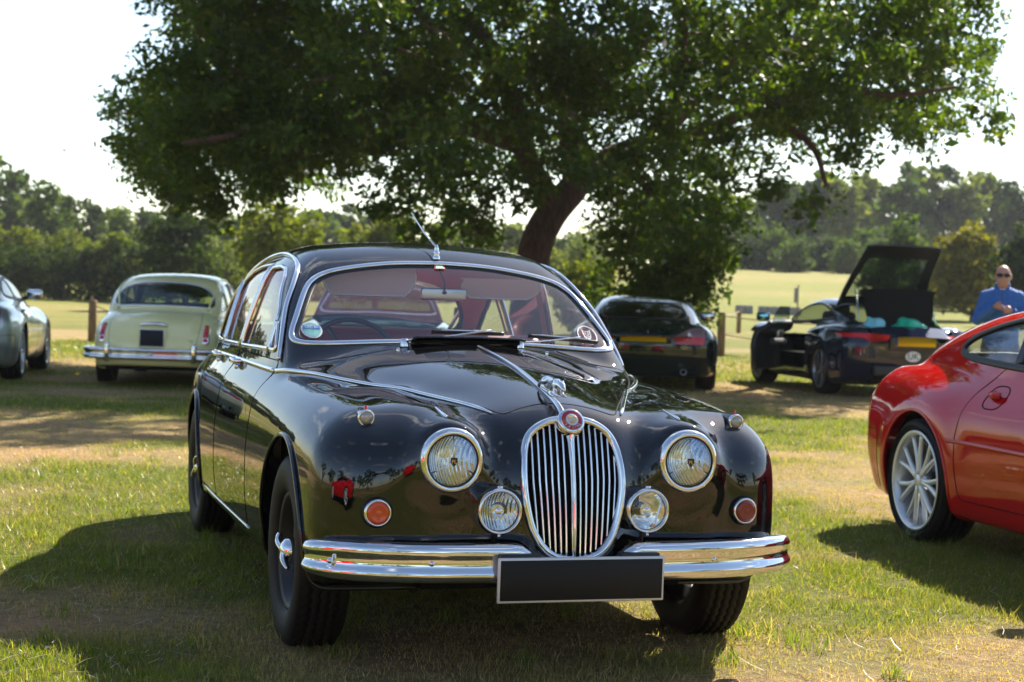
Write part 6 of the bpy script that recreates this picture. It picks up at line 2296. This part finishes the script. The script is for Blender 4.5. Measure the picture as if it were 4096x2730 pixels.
def build_teal(root, paintm):
    sh = Shell(ob_f, (-2.55, -.98, .15), (2.55, .98, 1.42), .032)
    for s in (-1, 1):
        for cx in (-1.35, 1.45):
            sh.cut(arch_g(cx, .33, .36, s, .45))
    fr = spline([(0, 1.275), (.45, 1.255), (.56, 1.20), (.66, 1.00), (.60, .965), (0, .975)], 36)
    fr = np.concatenate([fr, fr[-2:0:-1] * [-1, 1]])
    ws, L1 = sh.cut(end_g(fr, lambda V, N: (V[:, 0] > .3) & (V[:, 2] > .94)))
    bk, L2 = sh.cut(end_g(fr, lambda V, N: (V[:, 0] < -.6) & (V[:, 2] > .94)))
    V, N, T = sh.m
    obj('body', V, T, paintm, root, N)
    for nm, (v, n, t), L in (('windscreen', ws, L1), ('rear_window', bk, L2)):
        w = obj(nm, v, t, 'tinted', root, n)
        l = max(L, key=lambda q: len(q[0]))
        obj('window_trim', *bead(l, HALFROUND * [.018, .010], .04, .002, 2), 'chrome', w)
    poly = [(.55, .97), (.30, 1.22), (-.70, 1.23), (-1.0, 1.03), (-1.0, .97)]
    for s in (-1, 1):
        q, nn = side_path(poly + poly[:1], s, 50, .002, ob_f)
        obj('window_trim', *sweep(q, HALFROUND * [.014, .008], up=nn), 'chrome', root)
        mv, mf = rbox((.52, s * .98, 1.00), (.10, .20, .12), .03, 3)
        obj('door_mirror', mv, mf, 'blackplastic', root)
        for X in (-1.35, 1.45):
            place_wheel('chromecap', root, X, s * .74, .331, s)
        obj('headlamp', *lathe([(.0, .03), (.06, .025), (.085, .0), (.09, -.03)], 'x', 20, (2.40, s * .62, .66)), 'clearlens', root)
    obj('grille', *rbox((2.43, 0, .66), (.05, .62, .20), .03, 2), 'chrome', root)
    obj('bumper', *rbox((2.46, 0, .46), (.10, 1.70, .10), .035, 3), 'chrome', root)
    obj('underbody', *join([box((0, 0, .36), (4.4, 1.0, .3)), box((.05, 0, .3), (1.9, 1.5, .2))]), 'under', root, smooth=False)
# ------------------------------------------------------------------ the man in the blue jacket
def build_man(loc, rz):
    """frame: +X is the way he faces, Y to his left; standing, hands together at the belly, head bent a little"""
    root = thing('person', 'bald man in blue zip jacket and sunglasses looking down at his hands', 'person', loc, rz)
    hand_r, hand_l = np.array([.300, -.055, 1.290]), np.array([.310, .065, 1.250])

    def head(x, y, z):
        x, z2 = x - .035, z
        d = np.sqrt(((x - .010) / .098) ** 2 + (y / .077) ** 2 + ((z - 1.605) / .105) ** 2) - 1
        d = d * .085
        jaw = np.sqrt(((x - .045) / .066) ** 2 + (y / .058) ** 2 + ((z - 1.535) / .070) ** 2) - 1
        d = smin(d, jaw * .062, .04)
        d = smin(d, capsule(x, y, z, (.095, 0, 1.600), (.118, 0, 1.562), .010, .015), .015)      # nose
        d = smin(d, capsule(x, np.abs(y), z, (.086, .018, 1.618), (.080, .050, 1.612), .012, .010), .015)  # brow
        d = smin(d, capsule(x, y, z, (.094, -.020, 1.528), (.094, .020, 1.528), .008), .010)     # mouth
        d = smin(d, capsule(x, np.abs(y), z, (.000, .080, 1.605), (-.005, .083, 1.565), .013, .009), .008)  # ears
        return d

    def arm(x, y, z, s, hand, el, grow=0.0):
        sh = (0.0, s * .162, 1.390)
        d = capsule(x, y, z, sh, el, .052 + grow, .042 + grow)
        return smin(d, capsule(x, y, z, el, tuple(hand - np.array([.045, s * -.015, 0])), .041 + grow, .029 + grow), .03)
    EL_R, EL_L = (.04, -.240, 1.140), (.05, .238, 1.135)

    def hands(x, y, z):
        d = np.full(np.shape(x), 9.0)
        for s, h in ((-1, hand_r), (1, hand_l)):
            d = smin(d, capsule(x, y, z, h - [.04, -s * -.01, 0], h, .030, .026), .02)
            ax = np.array([.02, -s * .05, -.012])
            for i in range(4):
                o = h + np.array([.012 - .004 * i, 0, .024 - .016 * i])
                L = (.85, 1.0, .95, .75)[i]
                k1 = o + ax * .75 * L + [.012, 0, 0]
                k2 = k1 + np.array([-.012, -s * .030 * L, -.012])
                d = smin(d, capsule(x, y, z, o, k1, .0095, .0088), .006)
                d = smin(d, capsule(x, y, z, k1, k2, .0088, .0076), .004)
            t0 = h + np.array([-.015, s * .004, .026])
            t1 = t0 + np.array([.030, -s * .022, .016])
            d = smin(d, capsule(x, y, z, t0, t1, .0115, .0098), .006)
            d = smin(d, capsule(x, y, z, t1, t1 + np.array([.018, -s * .018, -.004]), .0098, .008), .004)
        return d

    def torso(x, y, z, g=0.0):
        w = np.interp(z, [.80, .95, 1.10, 1.30, 1.42, 1.48], [.165, .160, .152, .172, .160, .085]) + g
        dp = np.interp(z, [.80, .95, 1.10, 1.30, 1.42, 1.48], [.115, .125, .128, .125, .095, .06]) + g
        d = (np.sqrt((x / dp) ** 2 + (y / w) ** 2) - 1) * np.minimum(w, dp)
        return rmax(d, np.maximum(z - 1.475 - g, .82 - z), .05)

    def legs(x, y, z, g=0.0):
        ya = np.abs(y)
        d = capsule(x, ya, z, (0, .095, .86), (.01, .105, .47), .088 + g, .062 + g)
        d = smin(d, capsule(x, ya, z, (.01, .105, .47), (-.01, .11, .09), .062 + g, .046 + g), .03)
        return d

    def full(x, y, z):
        d = smin(torso(x, y, z, -.012), legs(x, y, z, -.008), .05)
        d = smin(d, capsule(x, y, z, (.0, 0, 1.43), (.030, 0, 1.545), .062, .055), .05)
        d = smin(d, head(x, y, z), .03)
        for s, h, e in ((-1, hand_r, EL_R), (1, hand_l, EL_L)):
            d = smin(d, arm(x, y, z, s, h, e, -.008), .04)
        d = smin(d, hands(x, y, z), .02)
        ya = np.abs(y)
        return smin(d, capsule(x, ya, z, (-.02, .11, .045), (.13, .125, .035), .042, .036), .03)
    V, N, T = surfnet(full, (-.25, -.42, -.02), (.50, .42, 1.75), .0125)
    obj('body', V, fix_orient(V, N, T), 'skin', root, N)

    def jacket(x, y, z):
        d = torso(x, y, z, .022)
        for s, h, e in ((-1, hand_r, EL_R), (1, hand_l, EL_L)):
            d = smin(d, arm(x, y, z, s, h, e, .012), .05)
        wr = .008 * np.sin(z * 55 + y * 14) * np.sin(y * 30 + x * 22)
        col = capsule(x, y, z, (-.005, 0, 1.44), (.012, 0, 1.530), .082, .074)
        col = np.maximum(col, np.maximum(z - 1.535 + x * .35, -(np.hypot(x - .03, y) - .062) - .2 * (z < 1.46)))
        d = smin(d + wr * .5, col, .02)
        # open at neck and wrists, hem at the hip
        d = np.maximum(d, .84 - z)
        for s, h in ((-1, hand_r), (1, hand_l)):
            d = np.maximum(d, -(np.sqrt((x - h[0]) ** 2 + (y - h[1]) ** 2 + (z - h[2]) ** 2) - .062))
        return d
    V, N, T = surfnet(jacket, (-.22, -.42, .80), (.42, .42, 1.58), .0115)
    jk = obj('jacket', V, fix_orient(V, N, T), 'bluecloth', root, N)
    zp = onto(jacket, np.array([[.14 - .04 * t * t, 0, 1.33 + .12 * t] for t in np.linspace(0, 1, 8)]))
    obj('zip', *sweep(zp, HALFROUND * [.006, .003], up=(1, 0, .2)), 'greycloth', jk)
    obj('shirt_collar', *rbox((.082, 0, 1.462), (.03, .06, .06), .012, 2), 'palecloth', jk)
    V, N, T = surfnet(lambda x, y, z: np.maximum(smin(legs(x, y, z, .014), rmax(torso(x, y, z, .004), z - .92, .02), .05), .06 - z), (-.2, -.3, .02), (.25, .3, .96), .016)
    obj('trousers', V, fix_orient(V, N, T), 'greycloth', root, N)
    V, N, T = surfnet(lambda x, y, z: rmax(capsule(x, np.abs(y), z, (-.03, .11, .045), (.14, .125, .038), .052, .044), -z, .01), (-.12, -.22, -.02), (.24, .22, .12), .012)
    obj('shoes', V, fix_orient(V, N, T), 'blackplastic', root, N)
    # sunglasses
    gl = []
    for s in (-1, 1):
        t = np.arange(20) * 2 * np.pi / 20
        p = np.stack([.158 - .026 * (np.abs(np.cos(t) * .031 + .036) / .066) ** 2, s * (.036 + .031 * np.cos(t)), 1.606 + .022 * np.sin(t)], 1)
        gl.append((np.concatenate([p, p - [.005, 0, 0]]), [tuple(range(20))] + [(i, (i + 1) % 20, 20 + (i + 1) % 20, 20 + i) for i in range(20)]))
        gl.append(tube(np.array([[.140, s * .064, 1.611], [.10, s * .084, 1.613], [.03, s * .088, 1.612]]), .0032, 5))
    gl.append(tube(np.array([[.158, -.010, 1.613], [.158, .010, 1.613]]), .003, 5))
    obj('sunglasses', *join(gl), 'blackplastic', root)
    obj('wrist_watch', *rbox(hand_l + [-.075, .03, .0], (.03, .05, .055), .012, 2), 'blackplastic', root)
    return root
M['skin'] = mat('skin', (.46, .235, .17), .5)
def cloth(name, col):
    m, nt, b = newmat(name)
    b.inputs['Base Color'].default_value = (*col, 1)
    b.inputs['Roughness'].default_value = .8
    tc = nd(nt, 'ShaderNodeTexCoord')
    n1 = nd(nt, 'ShaderNodeTexNoise', _Scale=9.0, _Detail=5.0, _Distortion=1.6)
    nt.links.new(tc.outputs['Object'], n1.inputs['Vector'])
    bp = nd(nt, 'ShaderNodeBump', _Strength=.9, _Distance=.05)
    nt.links.new(n1.outputs['Fac'], bp.inputs['Height'])
    nt.links.new(bp.outputs[0], b.inputs['Normal'])
    return m
M['bluecloth'] = cloth('blue_jacket', (.035, .130, .42))
M['palecloth'] = mat('pale_shirt', (.45, .50, .70), .8)
M['greycloth'] = mat('grey_trousers', (.09, .09, .10), .85)
# ------------------------------------------------------------------ the place
build_ground()
build_trees()

M['black'] = paint('black_paint', (.0035, .0035, .004))
M['cream'] = paint('cream_paint', (.86, .77, .36))
M['green'] = paint('dark_green_paint', (.004, .011, .009))
M['red'] = paint('red_paint', (.50, .002, .008), .0, .3)
M['silver'] = paint('silver_paint', (.42, .47, .46), .75, .35)
M['navy'] = paint('navy_paint', (.006, .009, .026))
M['teal'] = paint('teal_paint', (.012, .050, .062))
BBS = ('alloy', .333, .262, .235, 7, True, 'alloy', .006, .030)
FIVE = ('alloy', .333, .245, .235, 5, True, 'alloy', .012, .034)

hero = thing('classic_saloon', 'glossy black classic saloon with chrome grille facing the camera', 'car', (0.013, 6.129, 0), rad(17.275 - 90))
build_saloon(hero, 'black')
cream = thing('classic_saloon', 'cream classic saloon parked facing away on the left', 'car', (-4.40, 23.8, -.05), rad(93))
cream.scale = (1, 1, .97)
build_saloon(cream, 'cream', False)
green = thing('coupe', 'dark green coupe seen from behind, right of the black saloon', 'car', (*(sight(1478, 800, 23.6)[:2]), 0), rad(85.5))
build_gt(green, 'green', FIVE, 'plateyellow', [('XK8', .50, .60, .045)])
green.scale = (1, 1.08, .965)
red = thing('coupe', 'bright red coupe cut off by the right edge', 'car', (3.05, 9.30, 0), rad(13 - 90))
build_gt(red, 'red', BBS, 'plateyellow', None, 'glass')
silver = thing('coupe', 'silver coupe cut off by the left edge', 'car', (-6.82, 20.6, 0), rad(90 + 8.8))
build_gt(silver, 'silver', FIVE, None, None, 'darktint')
navy = thing('sports_coupe', 'dark blue sports coupe with tailgate and door open', 'car', (5.08, 23.3, .0), rad(90 + 10.1))
build_sports(navy, 'navy')
teal = thing('old_saloon', 'dark teal saloon seen only through the black saloon windows', 'car', (*(sight(868, 800, 20.5)[:2]), 0), rad(-90 + 4))
build_teal(teal, 'teal')
build_man((*(sight(2300, 740, 17.8)[:2]), 0), rad(-90 - 14))
for o in (green, red, silver, navy, teal):
    o.location.z = float(ground_z(o.location.x, o.location.y))

mirrored = thing('coupe', 'red coupe parked left of the photographer, seen only mirrored in the black wing', 'car', (-3.5, 1.3, 0), rad(160))
build_gt(mirrored, 'red', BBS, None, None, 'darktint', False)

# shopping bags in the open boot
def bag(name, label, cat, P, sc, m, seed):
    r = np.random.default_rng(seed)
    ph = r.uniform(0, 6, 6)
    f = lambda x, y, z: (np.sqrt((x / sc[0]) ** 2 + (y / sc[1]) ** 2 + (z / sc[2]) ** 2) - 1) * min(sc) + .018 * np.sin(x * 33 + ph[0] + y * 9) * np.sin(y * 29 + ph[1]) + .014 * np.sin(z * 41 + ph[2] + x * 13)
    V, N, T = surfnet(f, [-q - .05 for q in sc], [q + .05 for q in sc], .016, relax=0)
    o = obj(name, V, fix_orient(V, N, T), m, None, N)
    o.location = P
    return tag(o, label, cat)
M['bag_green'] = mat('green_plastic_bag', (.02, .50, .30), .3)
M['bag_teal'] = mat('pale_teal_bag', (.22, .58, .66), .35)
_nm = Matrix.Translation(navy.location) @ navy.rotation_euler.to_matrix().to_4x4()
bag('shopping_bag', 'crumpled bright green bag in the open boot of the blue coupe', 'bag', _nm @ Vector((-.48, -.10, .86)), (.24, .30, .20), 'bag_green', 3)
bag('shopping_bag', 'small pale teal bag at the left of the open boot', 'bag', _nm @ Vector((-.50, .38, .85)), (.18, .14, .19), 'bag_teal', 5)

# rope fence behind the cars
M['post'] = bark('fence_post_wood', (.26, .155, .085))
M['rope'] = mat('rope', (.30, .22, .15), .9)
def post(px, d, top, bot, r_, label):
    b = sight(px, bot, d)
    gz = float(ground_z(b[0], b[1]))
    h = sight(px, top, d)[2] - gz
    q = lathe([(0, -.2), (r_, -.2), (r_ * 1.02, h * .5), (r_ * .97, h - .015), (r_ * .85, h), (0, h + .005)], 'z', 14)
    o = obj('fence_post', *q, 'post')
    o.location = (b[0], b[1], gz)
    tag(o, label, 'post', 'round wooden posts of the rope fence')
    return np.array([b[0], b[1], gz]), h
pa, ha = post(1655, 35.5, 718, 828, .085, 'round wooden fence post right of the green coupe')
pb, hb = post(1697, 52, 709, 760, .07, 'thin far fence post between green and blue coupes')
pc, hc = post(212, 34, 690, 775, .085, 'fence post just left of the cream saloon')
def rope(a, b, sag, label):
    t = np.linspace(0, 1, 20)
    P = a + (b - a) * t[:, None]
    P[:, 2] -= sag * 4 * t * (1 - t)
    o = obj('rope', *tube(P, .012, 5), 'rope')
    tag(o, label, 'rope', 'ropes of the fence')
right = sight(2050, 800, 33.0)
for fz, nm in ((.93, 'upper'), (.50, 'middle'), (.05, 'lowest')):
    rope(pa + [0, 0, ha * fz], np.array([right[0], right[1], pa[2] + ha * fz]), .10, nm + ' rope running right from the wooden post to behind the blue coupe')
rope(pa + [0, 0, ha * .93], pb + [0, 0, hb * .9], .05, 'rope running back from the wooden post to the thin far post')
lft = sight(1300, 780, 37.0)
rope(pa + [0, 0, ha * .93], np.array([lft[0], lft[1], pa[2] + ha * .95]), .08, 'rope running left from the wooden post behind the green coupe')
rope(pc + [0, 0, hc * .9], np.array([*sight(330, 760, 33.5)[:2], pc[2] + hc * .55]), .04, 'slack rope hanging right of the post by the cream saloon')

# low concrete troughs and a stake far out on the grass
M['concrete'] = bark('grey_concrete', (.28, .27, .27))
for x0, x1, lab in ((1690, 1728, 'low grey concrete trough left of the two on the far grass'), (1742, 1838, 'long low grey concrete trough behind the blue coupe')):
    a, b = sight(x0, 730, 78), sight(x1, 730, 78)
    gz = float(ground_z(a[0], a[1]))
    L = b[0] - a[0]
    o = obj('trough', *join([rbox((L / 2, 0, .16), (L, .5, .34), .02, 2), rbox((L / 2, 0, .35), (L * .98, .40, .04), .01, 1)]), 'concrete')
    o.location = (a[0], a[1], gz)
    tag(o, lab, 'trough')
b = sight(1832, 712, 70)
gz = float(ground_z(b[0], b[1]))
h = sight(1832, 655, 70)[2] - gz
o = thing('marker_stake', 'slim wooden stake with a small board on the far slope', 'stake', (b[0], b[1], gz))
obj('stake', *lathe([(0, -.2), (.035, -.2), (.032, h), (0, h + .01)], 'z', 8), 'post', o)
obj('board', *rbox((-.08, -.03, h * .70), (.16, .03, h * .42), .005, 1), 'concrete', o)
# bird in the sky
bp = sight(148, 346, 60)
wv = np.array([[-.28, 0, .06], [-.14, .02, .09], [0, .03, .02], [.14, .02, .09], [.30, 0, .05], [.14, -.06, .07], [0, -.09, 0], [-.14, -.06, .07]])
o = thing('bird', 'small dark bird flying in the sky on the left', 'bird', tuple(bp), .3)
obj('wings', np.concatenate([wv, wv - [0, 0, .012]]), [(0, 1, 7), (1, 2, 6, 7), (2, 3, 5, 6), (3, 4, 5), (8, 15, 9), (9, 15, 14, 10), (10, 14, 13, 11), (11, 13, 12)], 'seal', o)
obj('body', *tube(np.array([[0, .16, 0], [0, .10, 0], [0, 0, 0], [0, -.12, 0], [0, -.22, .01]]), np.array([.008, .035, .05, .035, .01]), 8), 'seal', o)
# white stone in the shaded turf
sv, sn, stt = surfnet(lambda x, y, z: (np.sqrt((x / .034) ** 2 + (y / .026) ** 2 + (z / .018) ** 2) - 1) * .018 + .002 * np.sin(x * 90) * np.sin(y * 80), (-.045, -.04, -.03), (.045, .04, .03), .006)
o = obj('pebble', sv, fix_orient(sv, sn, stt), 'white', None, sn)
w_ = sight(111, 1428, 5.68)
o.location = (w_[0], w_[1], .010)
o.scale = (.5, .5, .5)
tag(o, 'small white stone lying in the shaded grass at lower left', 'stone')
build_grass()
# the warm hazy air of the afternoon
hz = obj('haze', *box((0, 150, 24), (520, 420, 54)), None, smooth=False)
hm = bpy.data.materials.new('hazy_air')
hm.use_nodes = True
hm.node_tree.nodes.clear()
ho = hm.node_tree.nodes.new('ShaderNodeOutputMaterial')
hv = hm.node_tree.nodes.new('ShaderNodeVolumePrincipled')
hv.inputs['Color'].default_value = (.92, .95, 1, 1)
hv.inputs['Density'].default_value = 0.0002
hv.inputs['Anisotropy'].default_value = .1
hm.node_tree.links.new(hv.outputs[0], ho.inputs['Volume'])
hz.data.materials.append(hm)
hz['kind'] = 'stuff'
hz['label'] = 'pale warm haze in the air over the field'
